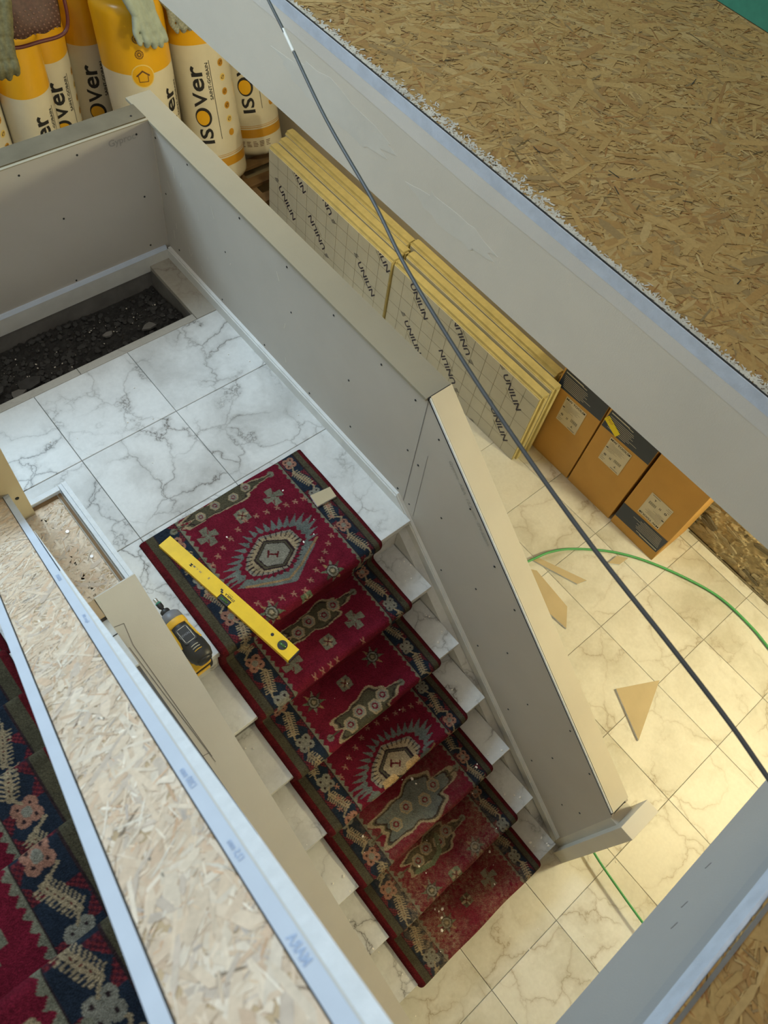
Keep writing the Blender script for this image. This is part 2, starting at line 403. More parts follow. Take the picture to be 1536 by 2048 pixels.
# ================================================================== SETTING: upper floor with stairwell opening
up = struct(box('floor_upper', .552, 2.5, -4.6, 4.0, 2.245, ZF - .001, MT['osb']))
struct(box('floor_upper_near', -.8, .552, -4.6, -1.203, 2.19, ZF - .001, MT['osb']))
fa = struct(box('wall_fascia_right', .538, .552, -1.2, 3.9, 2.245, ZF - .0015, MT['plaster']))
def patch(name, pts, x, mat, parent, t=.0012):
    return prism(name, pts, 0, x - t, x + .0005, mat, parent)
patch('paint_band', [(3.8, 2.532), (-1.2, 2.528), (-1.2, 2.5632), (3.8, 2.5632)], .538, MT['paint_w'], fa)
patch('skim_band', [(1.9, 2.488), (.9, 2.495), (.2, 2.482), (-.3, 2.492), (-1.2, 2.484), (-1.2, 2.528), (1.9, 2.532)], .538, MT['plaster_l'], fa, .0009)
def blob(cy, cz, ry, rz, seed, n=30):
    r = np.random.default_rng(seed)
    return [(cy + ry * math.cos(t) * (1 + .12 * r.standard_normal()), cz + rz * math.sin(t) * (1 + .12 * r.standard_normal())) for t in np.linspace(0, 2 * math.pi, n, endpoint=False)]
patch('filler_patch', blob(.22, 2.36, .15, .035, 3), .538, MT['plaster_patch'], fa, .0007)
patch('filler_patch', blob(.72, 2.40, .25, .05, 4), .538, MT['plaster_patch'], fa, .0006)
# white paint smeared on the OSB along the edge
rp = np.random.default_rng(17); V = []; F = []
for _ in range(3400):
    y = rp.uniform(-1.2, 1.5); mw = .020 + .008 * math.sin(y * 5) + .005 * math.sin(y * 17 + 1)
    d = abs(rp.standard_normal()) * mw * .62; a = rp.uniform(0, 3.14); l = rp.uniform(.002, .008); h_ = rp.uniform(.0008, .0028); o = len(V); ca, sa = math.cos(a), math.sin(a)
    for du, dv_ in ((-l, -h_), (l * .8, -h_ * .7), (l, h_), (-l * .7, h_)): V.append((max(.5412, .5415 + d + du * ca - dv_ * sa), y + du * sa + dv_ * ca, ZF + .0012 + rp.uniform(0, .0006)))
    F.append((o, o + 1, o + 2, o + 3))
tag(obj('paint_smear', V, F, MT['paint_r'], up), kind='stuff')
box('edge_gap', .5385, .5408, -1.2, 1.9, ZF - .006, ZF + .001, MT['black'], up)
# green board wall at the far side of the upper floor
gw = struct(box('wall_green', 1.716, 1.73, -4.45, 3.9, ZF + .002, 4.9, MT['green_board']))
# near fascia
fn_ = struct(box('wall_fascia_near', -.78, .538, -1.212, -1.2, 2.185, ZF - .005, MT['grey_face']))
def patchy(name, pts, y, mat, parent, t=.001): return prism(name, pts, 1, y - .0005, y + t, mat, parent)
patchy('grey_strip', [(-.78, 2.475), (.538, 2.475), (.538, 2.512), (-.78, 2.512)], -1.2, MT['grey_dk'], fn_, .004)  # thin darker grey strip below the paint band
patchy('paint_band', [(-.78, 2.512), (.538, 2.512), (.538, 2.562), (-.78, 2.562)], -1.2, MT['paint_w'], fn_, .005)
for (cx, cz) in ((-.22, 2.3), (.02, 2.36), (-.12, 2.26), (-.27, 2.33), (.1, 2.31)):
    patchy('scuff', [(cx, cz), (cx + .012, cz + .004), (cx + .014, cz + .007), (cx + .002, cz + .003)], -1.2, MT['pencil'], fn_)

# ---------------- OSB strands: thin flat wood flakes pressed into the board
def strands(name, parent, mapf, u0, u1, v0, v1, n, seed, k, palette, main=None, big=.45):
    """large low-contrast flakes below, thin slivers above; k scales the flake size"""
    r = np.random.default_rng(seed)
    nb = int(n * big); nt_ = n - nb
    L = np.concatenate([(.022 + .085 * r.random(nb) ** 1.8), (.008 + .05 * r.random(nt_) ** 2.4)]) * k
    Wd = np.concatenate([(.006 + .016 * r.random(nb) ** 1.6), (.0010 + .0042 * r.random(nt_) ** 1.5)]) * k
    Wd = np.minimum(Wd, L * .4)
    o_ = np.arange(n); o_[nb // 2:] = nb // 2 + r.permutation(n - nb // 2); L, Wd = L[o_], Wd[o_]; isbig = o_ < nb
    A = r.random(n) * math.pi
    if main is not None: A = np.where(r.random(n) < .42, main + r.standard_normal(n) * .55, A)
    cx = u0 + (u1 - u0) * r.random(n); cy = v0 + (v1 - v0) * r.random(n)
    base = np.array([[-.5, -.12], [-.36, -.5], [.30, -.46], [.5, -.05], [.40, .5], [-.32, .42]])
    P = base[None] * (1 + .5 * (r.random((n, 6, 2)) - .5)) * np.stack([L, Wd], 1)[:, None, :]
    ca, sa = np.cos(A)[:, None], np.sin(A)[:, None]
    X = cx[:, None] + P[..., 0] * ca - P[..., 1] * sa; Y = cy[:, None] + P[..., 0] * sa + P[..., 1] * ca
    X = np.clip(X, u0, u1); Y = np.clip(Y, v0, v1)
    Z = np.repeat((.0001 + .0009 * np.arange(n) / n)[:, None], 6, 1)
    W3 = mapf(X.ravel(), Y.ravel(), Z.ravel())
    off = wloc(parent)
    me = bpy.data.meshes.new(name); me.from_pydata((W3 - np.array(off)[None]).tolist(), [], [tuple(range(6 * i, 6 * i + 6)) for i in range(n)])
    me.materials.append(MT['flake']); o = bpy.data.objects.new(name, me); COL.objects.link(o); o.parent = parent; o['kind'] = 'stuff'
    pal = np.array(palette); q = r.integers(len(pal), size=n); mean = pal.mean(0)
    amp = np.where(isbig, .55, 1.0)[:, None]
    c = mean + (pal[q] - mean) * amp
    c = c * (1 + np.where(isbig, .16, .30) * (r.random(n) - .5))[:, None]
    dk = (r.random(n) < .035) & ~isbig; c[dk] *= .35
    g = 1 + .10 * (r.random((n, 6)) - .5)
    setcol(o, (c[:, None, :] * g[..., None]).reshape(-1, 3)); return o
PAL = [(.36, .215, .072), (.33, .19, .060), (.40, .255, .095), (.30, .155, .044), (.36, .23, .085), (.25, .115, .035), (.38, .245, .09), (.35, .21, .07), (.22, .145, .065), (.42, .29, .125)]
PALL = [(.68, .55, .42), (.64, .49, .36), (.72, .60, .48), (.62, .42, .28), (.70, .57, .44), (.66, .51, .37), (.80, .72, .62), (.52, .45, .40), (.76, .66, .54)]
strands('wood_strands', up, lambda x, y, z: np.stack([x, y, z + ZF], 1), .543, 1.714, -1.2, 1.25, 17000, 1, 1.25, PAL, math.pi / 2 + .9)
n_ = bpy.data.objects['floor_upper_near']
strands('wood_strands', n_, lambda x, y, z: np.stack([x, y, z + ZF], 1), -.6, .552, -1.75, -1.2, 6000, 2, 1.0, PAL, .3)
box('dark_edge', -.78, .538, -1.209, -1.2035, ZF - .01, ZF + .002, MT['concrete'], n_)
V = []; F = []
for _ in range(26):
    x, y = rng.uniform(.62, 1.6), rng.uniform(-1.0, 1.0); a = rng.uniform(0, 3.1); l = rng.uniform(.006, .02); o = len(V); ca, sa = math.cos(a), math.sin(a)
    for du, dv in ((-l, -.0012), (l, -.0008), (l, .001), (-l, .0014)): V.append((x + du * ca - dv * sa, y + du * sa + dv * ca, ZF + .0024))
    F.append((o, o + 1, o + 2, o + 3))
tag(obj('bark_slivers', V, F, MT['black'], up), kind='stuff')

# ================================================================== LANDING
ld = struct(box('floor_landing', -1.75, .55, .035, 1.8, .95, 1.06, MT['concrete']))
for (x0, x1, y0, y1) in ((-1.75, .55, .034, 1.313), (.343, .55, 1.313, 1.8), (-1.75, .343, 1.652, 1.8)):
    box('mortar_bed', x0, x1, y0, y1, 1.06, ZL - .022, MT['concrete'], ld)
box('landing_wall', .44, .55, .035, 1.8, 0, .95, MT['concrete'], ld)
def rtile(x0, x1, y0, y1, mat=MT['marble'], z=ZL, h=.022, name='tile', parent=ld):
    me = tile_mesh('tile', x1 - x0, y1 - y0, h, mat); o = bpy.data.objects.new(name, me); COL.objects.link(o); o.parent = parent
    o.location = Vector(((x0 + x1) / 2, (y0 + y1) / 2, z - h)) - wloc(parent); return o
xs_ = [-1.588, -1.188, -.788, -.388, .012, .441]
for a, b in zip(xs_[:-1], xs_[1:]):
    rtile(a, b, .917, 1.277); rtile(a, b, .517, .917)
rtile(-.556, -.388, -.0, .517); rtile(-.388, .012, -.0, .517); rtile(.012, .441, -.0, .517)
for k, (a, b) in enumerate(((-1.588, -.6), (-.6, -.19), (-.19, .343))): rtile(a, b, 1.277, 1.315, MT['marble_dirty'], ZL - .002, name='threshold_strip')
rtile(.343, .441, 1.277, 1.66, MT['marble_dirty'], name='border_strip')
# rubble in the open strip of the landing
rb = tag(box('rubble_pit', -1.75, .342, 1.316, 1.650, 1.06, 1.075, MT['soil']), 'dark rubble in the open trench at the back of the landing', 'rubble')
V = []; F = []
ico = bmesh.new(); bmesh.ops.create_icosphere(ico, subdivisions=1, radius=1); icv = np.array([v.co for v in ico.verts]); icf = [tuple(v.index for v in f.verts) for f in ico.faces]; ico.free()
def scatter(n, seed, x0, x1, y0, y1, z, rmin, rmax, flat_=.7):
    r = np.random.default_rng(seed); L = []
    for _ in range(n):
        rad = rmin + (rmax - rmin) * r.random() ** 2.5; q = icv * (1 + .25 * (r.random(icv.shape) - .5)) * rad * np.array([1 + r.random() * .6, 1, flat_])
        a = r.random() * 6.28; ca, sa = math.cos(a), math.sin(a)
        q = np.stack([q[:, 0] * ca - q[:, 1] * sa, q[:, 0] * sa + q[:, 1] * ca, q[:, 2]], 1)
        cx, cy = r.uniform(x0, x1), r.uniform(y0, y1)
        zz = z(cx, cy) if callable(z) else z
        L.append(((q + np.array([cx, cy, zz])).tolist(), icf))
    return merge(L)
pitz = lambda x, y: 1.085 + .035 * math.exp(-((y - 1.42) / .09) ** 2) + .012 * math.sin(9 * x) * math.sin(14 * y)
gx, gy = np.meshgrid(np.linspace(-.95, .338, 120), np.linspace(1.32, 1.648, 34))
gz = np.array([[pitz(a, b) for a, b in zip(ra, rb_)] for ra, rb_ in zip(gx, gy)]) + .004 * rng.standard_normal(gx.shape) - .004
V = np.stack([gx.ravel(), gy.ravel(), gz.ravel()], 1).tolist(); F = [(j * 120 + i, j * 120 + i + 1, (j + 1) * 120 + i + 1, (j + 1) * 120 + i) for j in range(33) for i in range(119)]
obj('soil', V, F, MT['soil'], rb)['kind'] = 'stuff'
V, F = scatter(900, 5, -.93, .33, 1.325, 1.635, lambda x, y: pitz(x, y) + .002, .003, .014)
obj('gravel', V, F, MT['stone_dk'], rb)['kind'] = 'stuff'
V, F = scatter(60, 6, -.6, .33, 1.33, 1.58, lambda x, y: pitz(x, y) + .01, .0012, .004)
g2 = obj('pale_crumbs', V, F, MT['plaster'], rb); g2['kind'] = 'stuff'
shards = [((-.36, 1.40), .05, .3), ((-.45, 1.335), .055, 1.0), ((-.49, 1.42), .04, .4), ((-.42, 1.38), .03, 2.0), ((.02, 1.46), .022, .6), ((.18, 1.40), .03, 1.3)]
shl = ['flat grey tile shard lying mid-trench on the gravel', 'largest dark tile shard at the near left rim of the trench', 'dark tile shard at the left frame edge in the trench', 'small dark shard between larger shards left in the trench', 'small pale square chip near the back wall of the trench', 'pale splinter of rubble near the right end of the trench']
for (c, r_, a), lb in zip(shards, shl):
    p = [(c[0] + r_ * math.cos(a + t) * (1 + .3 * math.sin(3 * t + a)), c[1] + r_ * .6 * math.sin(a + t)) for t in np.linspace(0, 6.28, 7)[:-1]]
    z = pitz(*c) + .009
    tag(prism('stone_shard', p, 2, z, z + .009, MT['concrete'] if r_ < .026 or r_ == .03 else MT['stone_dk']), lb, 'shard', 'shards in the trench')

# ================================================================== STAIRS
def stair_steps(root, noses, ydir, x0, x1, mat, over=.028, th=.03, tread=TR):
    """noses: [(y,z)]; ydir: direction in y in which the flight descends"""
    for i, (y, z) in enumerate(noses):
        yb = y - ydir * (tread + over + .005)
        a, b = sorted((y, yb))
        me = tile_mesh('tread', x1 - x0, b - a, th, mat); o = bpy.data.objects.new('tread', me); COL.objects.link(o); o.parent = root
        o.location = Vector(((x0 + x1) / 2, (a + b) / 2, z - th)) - root.location
        yr = y - ydir * over
        a, b = sorted((yr, yr - ydir * .015))
        me = tile_mesh('riser', x1 - x0, b - a, RI - th + .0, mat); o = bpy.data.objects.new('riser', me); COL.objects.link(o); o.parent = root
        o.location = Vector(((x0 + x1) / 2, (a + b) / 2, z - RI)) - root.location
st = thing('lower_stair_flight', 'veined marble stair flight descending from the landing to the hall', 'stairs', (0, -.6, 0))
low_noses = [(-k * TR, (7 - k) * RI) for k in range(7)]
stair_steps(st, low_noses[1:], -1, XL, XR, MT['marble'])
box('nosing', XL, XR, .0005, .022, ZL - .034, ZL - .0225, MT['marble'], st)
box('riser', XL, .443, .018, .03, ZL - RI, ZL - .03, MT['marble'], st)
core = [(0.03, ZL - .06)]
for k in range(1, 7): core += [(-(k - 1) * TR + .025, (7 - k) * RI - .032), (-k * TR + .036, (7 - k) * RI - .032)]
core += [(-6 * TR + .036, 0), (.03, 0)]
prism('stair_core', core, 0, XL + .003, XR - .003, MT['concrete'], st)
slope = RI / TR
prism('stringer', [(.017, ZL - .50), (.017, ZL - .062), (-6 * TR - .02, .012), (-6 * TR - .02, 0), (-4.0 * TR, 0)], 0, XR + .0005, .4545, MT['marble'], st)
# upper flight
us = thing('upper_stair_flight', 'carpeted marble stair flight rising at the left behind the boarded parapet', 'stairs', (-1.3, -.3, ZL))
UT = .213
up_noses = [(.445 - UT * (k - 1), ZL + RI * k) for k in range(8, 0, -1)]
stair_steps(us, up_noses, 1, -1.74, -.89, MT['marble'], tread=UT)
core = [(.425, ZL)]
for (y, z) in up_noses[::-1]: core += [(y - .04, z - RI + .0), (y - .04, z - .032)]
core += [(-1.2, ZF - .04), (-1.2, ZF - .4), (.2, ZL)]
prism('stair_core', core, 0, -1.73, -.9, MT['concrete'], us)

# ---------------- carpets
CR = (.125, .0085, .021); RED = (.082, .007, .010); NAVY = (.014, .021, .034); BEI = (.27, .21, .13); GRY = (.15, .145, .105); OLV = (.066, .058, .036)
PNK = (.27, .135, .095); GBL = (.11, .125, .115); DK = (.026, .016, .018); ORA = (.24, .15, .075); LGY = (.19, .18, .145); GRN = (.10, .13, .075)
def runner(name, label, noses, ydir, xc, half, back, endlen, paint, res=.003, mat=MT['carpet'], tread=TR, x_clip=None):
    lift = .009; path = []
    y0, z0 = noses[0]
    def P(d, z): path.append((d, z))
    dn = [ydir * y for y, _ in noses]
    P(dn[0] - back, noses[0][1] + lift)
    marks = []
    for i, (y, z) in enumerate(noses):
        d = ydir * y
        zt = z + lift
        P(d - .004, zt)
        for a in (0.3, .7, 1.1, 1.5): P(d - .004 + .0155 * math.sin(a), zt - .0155 + .0155 * math.cos(a))
        marks.append(len(path) - 2)
        P(d + .011, z - .022); P(d - .014, z - .034)
        zb = z - RI
        last = i == len(noses) - 1
        P(d - .014, zb + (.03 if not last else endlen)); 
        if not last: P(d - .010, zb + lift + .004); P(d + .004, zb + lift)
    pts = np.array(path); seg = np.hypot(*(pts[1:] - pts[:-1]).T); cum = np.concatenate([[0], np.cumsum(seg)])
    ns = int(cum[-1] / res) + 1; S = np.linspace(0, cum[-1], ns)
    D = np.interp(S, cum, pts[:, 0]); Z = np.interp(S, cum, pts[:, 1])
    nu = int(2 * half / res) + 1; U = np.linspace(-half, half, nu)
    cv = np.zeros((ns, nu, 3)); cv[:] = CR
    Sn = [cum[m] for m in marks]
    UU, SS = np.meshgrid(U, S)
    paint(cv, UU, SS, Sn)
    r = np.random.default_rng(3)
    wob = .0016 * np.sin(UU * 21 + SS * 5) + .0012 * np.sin(SS * 31 + UU * 9)
    edge = np.clip((half - np.abs(UU)) / .012, 0, 1); drop = (1 - np.sqrt(np.clip(1 - (1 - edge) ** 2, 0, 1))) * .008
    # local normal from path tangent
    tD = np.gradient(D); tZ = np.gradient(Z); ln = np.hypot(tD, tZ); nD, nZ = -tZ / ln, tD / ln
    off = wob - drop
    DD = D[:, None] + nD[:, None] * off; ZZ = Z[:, None] + nZ[:, None] * off
    X = np.broadcast_to(xc + U[None] * (1 if ydir < 0 else 1), DD.shape)
    V = np.stack([X.ravel(), (ydir * DD).ravel(), ZZ.ravel()], 1)
    me = bpy.data.meshes.new(name)
    idx = np.arange(ns * nu).reshape(ns, nu)
    Q = np.stack([idx[:-1, :-1], idx[:-1, 1:], idx[1:, 1:], idx[1:, :-1]], -1).reshape(-1, 4)
    if ydir > 0: Q = Q[:, ::-1]
    me.vertices.add(len(V)); me.vertices.foreach_set('co', V.astype(np.float32).ravel())
    me.loops.add(Q.size); me.loops.foreach_set('vertex_index', Q.astype(np.int32).ravel())
    me.polygons.add(len(Q)); me.polygons.foreach_set('loop_start', np.arange(0, Q.size, 4, dtype=np.int32))
    me.polygons.foreach_set('use_smooth', np.ones(len(Q), bool))
    me.update(calc_edges=True); me.materials.append(mat)
    o = bpy.data.objects.new(name, me); COL.objects.link(o); setcol(o, cv.reshape(-1, 3)); tag(o, label, 'carpet')
    md = o.modifiers.new('pile', 'SOLIDIFY'); md.thickness = .007; md.offset = -1 if ydir < 0 else -1
    return o
def inpoly(U, S, pts):
    ins = np.zeros(U.shape, bool); n = len(pts); j = n - 1
    for i in range(n):
        xi, yi = pts[i]; xj, yj = pts[j]
        if yi != yj:
            c = ((yi > S) != (yj > S)) & (U < (xj - xi) * (S - yi) / (yj - yi) + xi); ins ^= c
        j = i
    return ins
class Pt:
    def __init__(s, cv, U, S, Sn): s.cv, s.U, s.S, s.Sn = cv, U, S, Sn; s.res = S[1, 0] - S[0, 0]; s.ns = S.shape[0]
    def win(s, a, b):
        i0 = max(0, int((a - .01) / s.res)); i1 = min(s.ns, int((b + .01) / s.res) + 2); return slice(i0, max(i0, i1))
    def poly(s, pts, col):
        q = [p[1] for p in pts]; w_ = s.win(min(q), max(q))
        if w_.start >= w_.stop: return
        m = inpoly(s.U[w_], s.S[w_], pts); s.cv[w_][m] = col
    def disc(s, c, r, col, ry=None):
        ry = ry or r; w_ = s.win(c[1] - ry, c[1] + ry)
        if w_.start >= w_.stop: return
        m = ((s.U[w_] - c[0]) / r) ** 2 + ((s.S[w_] - c[1]) / ry) ** 2 < 1; s.cv[w_][m] = col
    def line(s, pts, wd, col):
        for (a, b) in zip(pts[:-1], pts[1:]):
            w_ = s.win(min(a[1], b[1]) - wd, max(a[1], b[1]) + wd)
            if w_.start >= w_.stop: continue
            dx, dy = b[0] - a[0], b[1] - a[1]; L2 = dx * dx + dy * dy + 1e-12
            t = np.clip(((s.U[w_] - a[0]) * dx + (s.S[w_] - a[1]) * dy) / L2, 0, 1)
            m = (s.U[w_] - a[0] - t * dx) ** 2 + (s.S[w_] - a[1] - t * dy) ** 2 < (wd / 2) ** 2; s.cv[w_][m] = col
def flower(p, c, col, r=.0132, ctr=LGY):
    for a in (45, 135, 225, 315):
        q = (c[0] + r * 1.18 * math.cos(math.radians(a)), c[1] + r * 1.18 * math.sin(math.radians(a))); p.disc(q, r, col); 
    p.disc(c, r * .75, ctr)
    for a in (45, 135, 225, 315):
        q = (c[0] + r * 1.25 * math.cos(math.radians(a)), c[1] + r * 1.25 * math.sin(math.radians(a))); p.disc(q, r * .28, DK)
def leaf(p, a, b, col=BEI, wd=.0165):
    dx, dy = b[0] - a[0], b[1] - a[1]; L = math.hypot(dx, dy); dx /= L; dy /= L; nx, ny = -dy, dx
    p.line([a, b], wd * .75, col)
    n = int(L / .0085)
    for i in range(n + 1):
        t = i * L / n; q = (a[0] + dx * t, a[1] + dy * t)
        for sg in (-1, 1):
            p.line([q, (q[0] + sg * nx * wd * .95 + dx * .005, q[1] + sg * ny * wd * .95 + dy * .005)], .0042, col)
        p.disc(q, .0022, DK if i % 2 else RED)
def cross(p, c, r=.033, col=GRY):
    q = .0140
    for a, b in ((0, 0), (1, 0), (-1, 0), (0, 1), (0, -1)):
        cx, cy = c[0] + a * r * .72, c[1] + b * r * .72
        p.poly([(cx - q, cy - q), (cx + q, cy - q), (cx + q, cy + q), (cx - q, cy + q)], col)
    for a, b in ((1, .5), (-.5, 1), (-1, -.5), (.5, -1)): p.line([(c[0] + a * r * .35, c[1] + b * r * .35), (c[0] + a * r * .8, c[1] + b * r * .8)], .004, CR)
    p.disc(c, .004, LGY)
def square(p, c, r=.033, col=GRY):
    P = [(c[0] + r * math.cos(t) * (1 if i % 2 else .78), c[1] + r * math.sin(t) * (1 if i % 2 else .78)) for i, t in enumerate(np.linspace(0, 2 * math.pi, 8, endpoint=False))]
    p.poly(P, col)
    for a in (0, 90, 180, 270): p.line([c, (c[0] + .019 * math.cos(math.radians(a)), c[1] + .019 * math.sin(math.radians(a)))], .009, BEI)
    for a in (45, 135, 225, 315): p.line([c, (c[0] + .015 * math.cos(math.radians(a)), c[1] + .015 * math.sin(math.radians(a)))], .005, RED)
def star(p, c, r=.046, c1=GRN, c2=ORA):
    for k in range(8):
        a = math.pi / 8 + k * math.pi / 4; e = .3
        p.poly([(c[0] + .42 * r * math.cos(a - .42), c[1] + .42 * r * math.sin(a - .42)), (c[0] + r * math.cos(a), c[1] + r * math.sin(a)), (c[0] + .42 * r * math.cos(a + .42), c[1] + .42 * r * math.sin(a + .42))], (c1, c2, GRY, OLV)[k % 4])
    p.disc(c, r * .5, DK); p.disc(c, r * .42, LGY); p.disc(c, r * .3, OLV); p.disc(c, r * .16, BEI)
def cloud(p, cx, cs, w_, h_, fill=OLV, seed=0):
    r = np.random.default_rng(seed)
    n = 72; ph = r.random(3) * 6
    def ring(k):
        P = []
        for i in range(n):
            t = 2 * math.pi * i / n; sc = 1 + .17 * math.cos(5 * t + ph[0] * 0) + .08 * math.cos(11 * t + ph[1])
            P.append((cx + w_ * k * sc * math.cos(t), cs + h_ * k * sc * math.sin(t)))
        return P
    p.poly(ring(1.12), BEI); p.poly(ring(1.0), OLV); p.poly(ring(.95), DK); p.poly(ring(.9), fill)
    for a in (-.62, -.2, .25, .62):
        c = (cx + w_ * a, cs + h_ * .2 * math.sin(a * 9)); q = min(.021, h_ * .5)
        P = [(c[0] + q * math.cos(t), c[1] + q * math.sin(t)) for t in np.linspace(0, 6.28, 7)[:-1]]
        p.poly([(c[0] + (x - c[0]) * 1.35, c[1] + (y - c[1]) * 1.35) for x, y in P], BEI); p.poly(P, LGY); p.disc(c, q * .55, CR); p.disc(c, q * .3, LGY)
    for sg in (-1, 1): p.disc((cx + sg * w_ * 1.3, cs), .013, GRY); p.line([(cx + sg * w_ * 1.0, cs), (cx + sg * w_ * 1.3, cs)], .006, OLV)
def medallion(p, S0, vs=0, dust=False):
    """S0: arc length where the medallion's v=0 lies; pattern drawn with v up the stair"""
    T = lambda L: [(.005 + (u - .005) * 1.13, S0 - (.195 + (v - .195) * 1.17 + vs)) for u, v in L]
    outer = [(-.19, .193), (-.15, .235), (-.112, .256), (-.044, .292), (.0, .308), (.05, .298), (.104, .285), (.17, .262), (.205, .225), (.17, .17), (.077, .122), (.005, .08), (-.063, .11), (-.15, .165)]
    ring = [(-.235, .2), (-.2, .26), (-.11, .305), (.0, .342), (.11, .322), (.2, .30), (.248, .235), (.215, .16), (.11, .095), (.005, .045), (-.1, .075), (-.2, .135), (-.235, .2)]
    acc = 0
    for a, b in zip(ring[:-1], ring[1:]):
        L = math.hypot(b[0] - a[0], b[1] - a[1]); n = max(1, int(round(L / .034)))
        for i in range(n):
            u, v = a[0] + (b[0] - a[0]) * i / n, a[1] + (b[1] - a[1]) * i / n
            c = T([(u, v)])[0]
            p.line([(c[0] - .007, c[1] - .006), (c[0] + .007, c[1] + .006)], .0042, PNK); p.line([(c[0] - .007, c[1] + .006), (c[0] + .007, c[1] - .006)], .0042, PNK); p.line([c, (c[0] + .004, c[1] + .014)], .003, PNK)
    cc = (.005, .195)
    # spiky grey-blue halo
    P = []
    n = 34
    import bisect
    per = [0]
    for a, b in zip(outer, outer[1:] + outer[:1]): per.append(per[-1] + math.hypot(b[0] - a[0], b[1] - a[1]))
    def at(d):
        d %= per[-1]; i = max(0, bisect.bisect_right(per, d) - 1); i = min(i, len(outer) - 1); a = outer[i]; b = outer[(i + 1) % len(outer)]; t = (d - per[i]) / max(1e-9, per[i + 1] - per[i])
        return a[0] + (b[0] - a[0]) * t, a[1] + (b[1] - a[1]) * t
    for i in range(n * 2):
        q = at(per[-1] * i / (2 * n)); low = q[1] < .155
        k = 1.0 if (i % 2 == 0 or low) else .74
        if i % 2 == 0 and not low: q = (q[0] - .008, q[1] + .004)
        P.append((cc[0] + (q[0] - cc[0]) * k, cc[1] + (q[1] - cc[1]) * k))
    p.poly(T(P), GBL)
    fr = [(-.098, .205), (-.067, .236), (-.001, .268), (.097, .235), (.105, .187), (.046, .150), (.012, .133), (-.04, .145), (-.093, .172)]
    big = [(cc[0] + (a - cc[0]) * 1.16, cc[1] + (b - cc[1]) * 1.16) for a, b in fr]
    zz = []
    for a, b in zip(big, big[1:] + big[:1]):
        L = math.hypot(b[0] - a[0], b[1] - a[1]); m = max(2, int(L / .009))
        for i in range(m):
            t = i / m; q = (a[0] + (b[0] - a[0]) * t, a[1] + (b[1] - a[1]) * t); k = 1.07 if i % 2 else .97
            zz.append((cc[0] + (q[0] - cc[0]) * k, cc[1] + (q[1] - cc[1]) * k))
    p.poly(T(zz), CR); p.poly(T(fr), LGY)
    fr2 = [(cc[0] + (a - cc[0]) * .9, cc[1] + (b - cc[1]) * .9) for a, b in fr]; p.poly(T(fr2), BEI)
    m = 30
    for i in range(m):
        t = 2 * math.pi * i / m; a = (cc[0] + .078 * math.cos(t), cc[1] + .052 * math.sin(t)); b = (cc[0] + .098 * math.cos(t), cc[1] + .068 * math.sin(t))
        p.line(T([a, b]), .0042, DK)
    hx = [(-.062, .212), (.003, .250), (.066, .214), (.066, .170), (.008, .140), (-.055, .168)]
    sc = lambda k: [(cc[0] + (a - cc[0]) * k, cc[1] + (b - cc[1]) * k) for a, b in hx]
    p.poly(T(sc(1.0)), DK); p.poly(T(sc(.9)), OLV); p.poly(T(sc(.8)), DK); p.poly(T(sc(.74)), LGY if not dust else BEI)
    p.line(T([(-.012, .205), (.012, .188)]), .006, RED); p.line(T([(-.018, .198), (-.004, .213)]), .007, RED); p.line(T([(.006, .182), (.018, .194)]), .006, RED)
    p.line(T([(-.13, .155), (-.07, .128), (-.01, .10), (.05, .118), (.11, .148), (.15, .165)]), .008, ORA)
def borders(p, S, seed=0, phase=0.0, left=(.020, .050, .054, .134, .150), right=(.013, .036, .040, .100, .113)):
    """left/right: distances from the edge where red binding, olive stripe, dark line, navy band and zigzag end"""
    U, cv = p.U, p.cv; half = U[0, -1]
    for sg, (e1, e2, e3, e4, e5) in ((-1, left), (1, right)):
        e = half - sg * U
        bw = e4 - e3
        cv[e <= e1] = RED
        cv[(e > e1) & (e <= e2)] = np.array(OLV) * .95
        cv[(e > e2) & (e <= e3)] = DK
        cv[(e > e3) & (e <= e4)] = NAVY
        tri = np.abs(((p.S + phase) / .083) % 1 - .5) * 2; w_ = bw * .36 * tri; alt = (np.floor((p.S + phase) / .083) % 2).astype(int)
        m = ((alt == 0) & (e > e4 - w_) & (e < e4)) | ((alt == 1) & (e > e3) & (e < e3 + w_))
        sp = ((np.floor(U / .006) + np.floor(p.S / .006)) % 2 == 0)
        cv[m & sp] = (.13, .02, .025); cv[m & ~sp] = (.05, .012, .02)
        cv[(e > e4) & (e <= e4 + .003)] = DK
        zz = (e5 - e4 - .003) * np.abs((p.S / .026) % 1 - .5) * 2
        cv[(e > e4 + .003) & (e <= e4 + .007 + zz)] = GRY
        L = p.S[-1, 0]; per = .166; k = 0; s_ = .03 + phase; c_ = sg * (half - (e3 + e4) / 2); q = bw / .060; a_ = .010 * q
        while s_ < L + .1:
            ss = s_ + (0 if sg > 0 else .05)
            flower(p, (c_, ss), PNK if k % 2 == 0 else LGY, .0125 * min(q, 1.25))
            k1 = a_ if k % 2 else -a_
            leaf(p, (c_ + sg * k1, ss + .042), (c_ - sg * k1, ss + .115), BEI, .0155 * min(q, 1.3))
            p.line([(c_, ss + .02), (c_ + sg * k1, ss + .042)], .006, BEI)
            p.line([(c_ - sg * k1, ss + .115), (c_ + sg * a_ * 1.6, ss + .135), (c_, ss + .15)], .006, BEI)
            k += 1; s_ += per
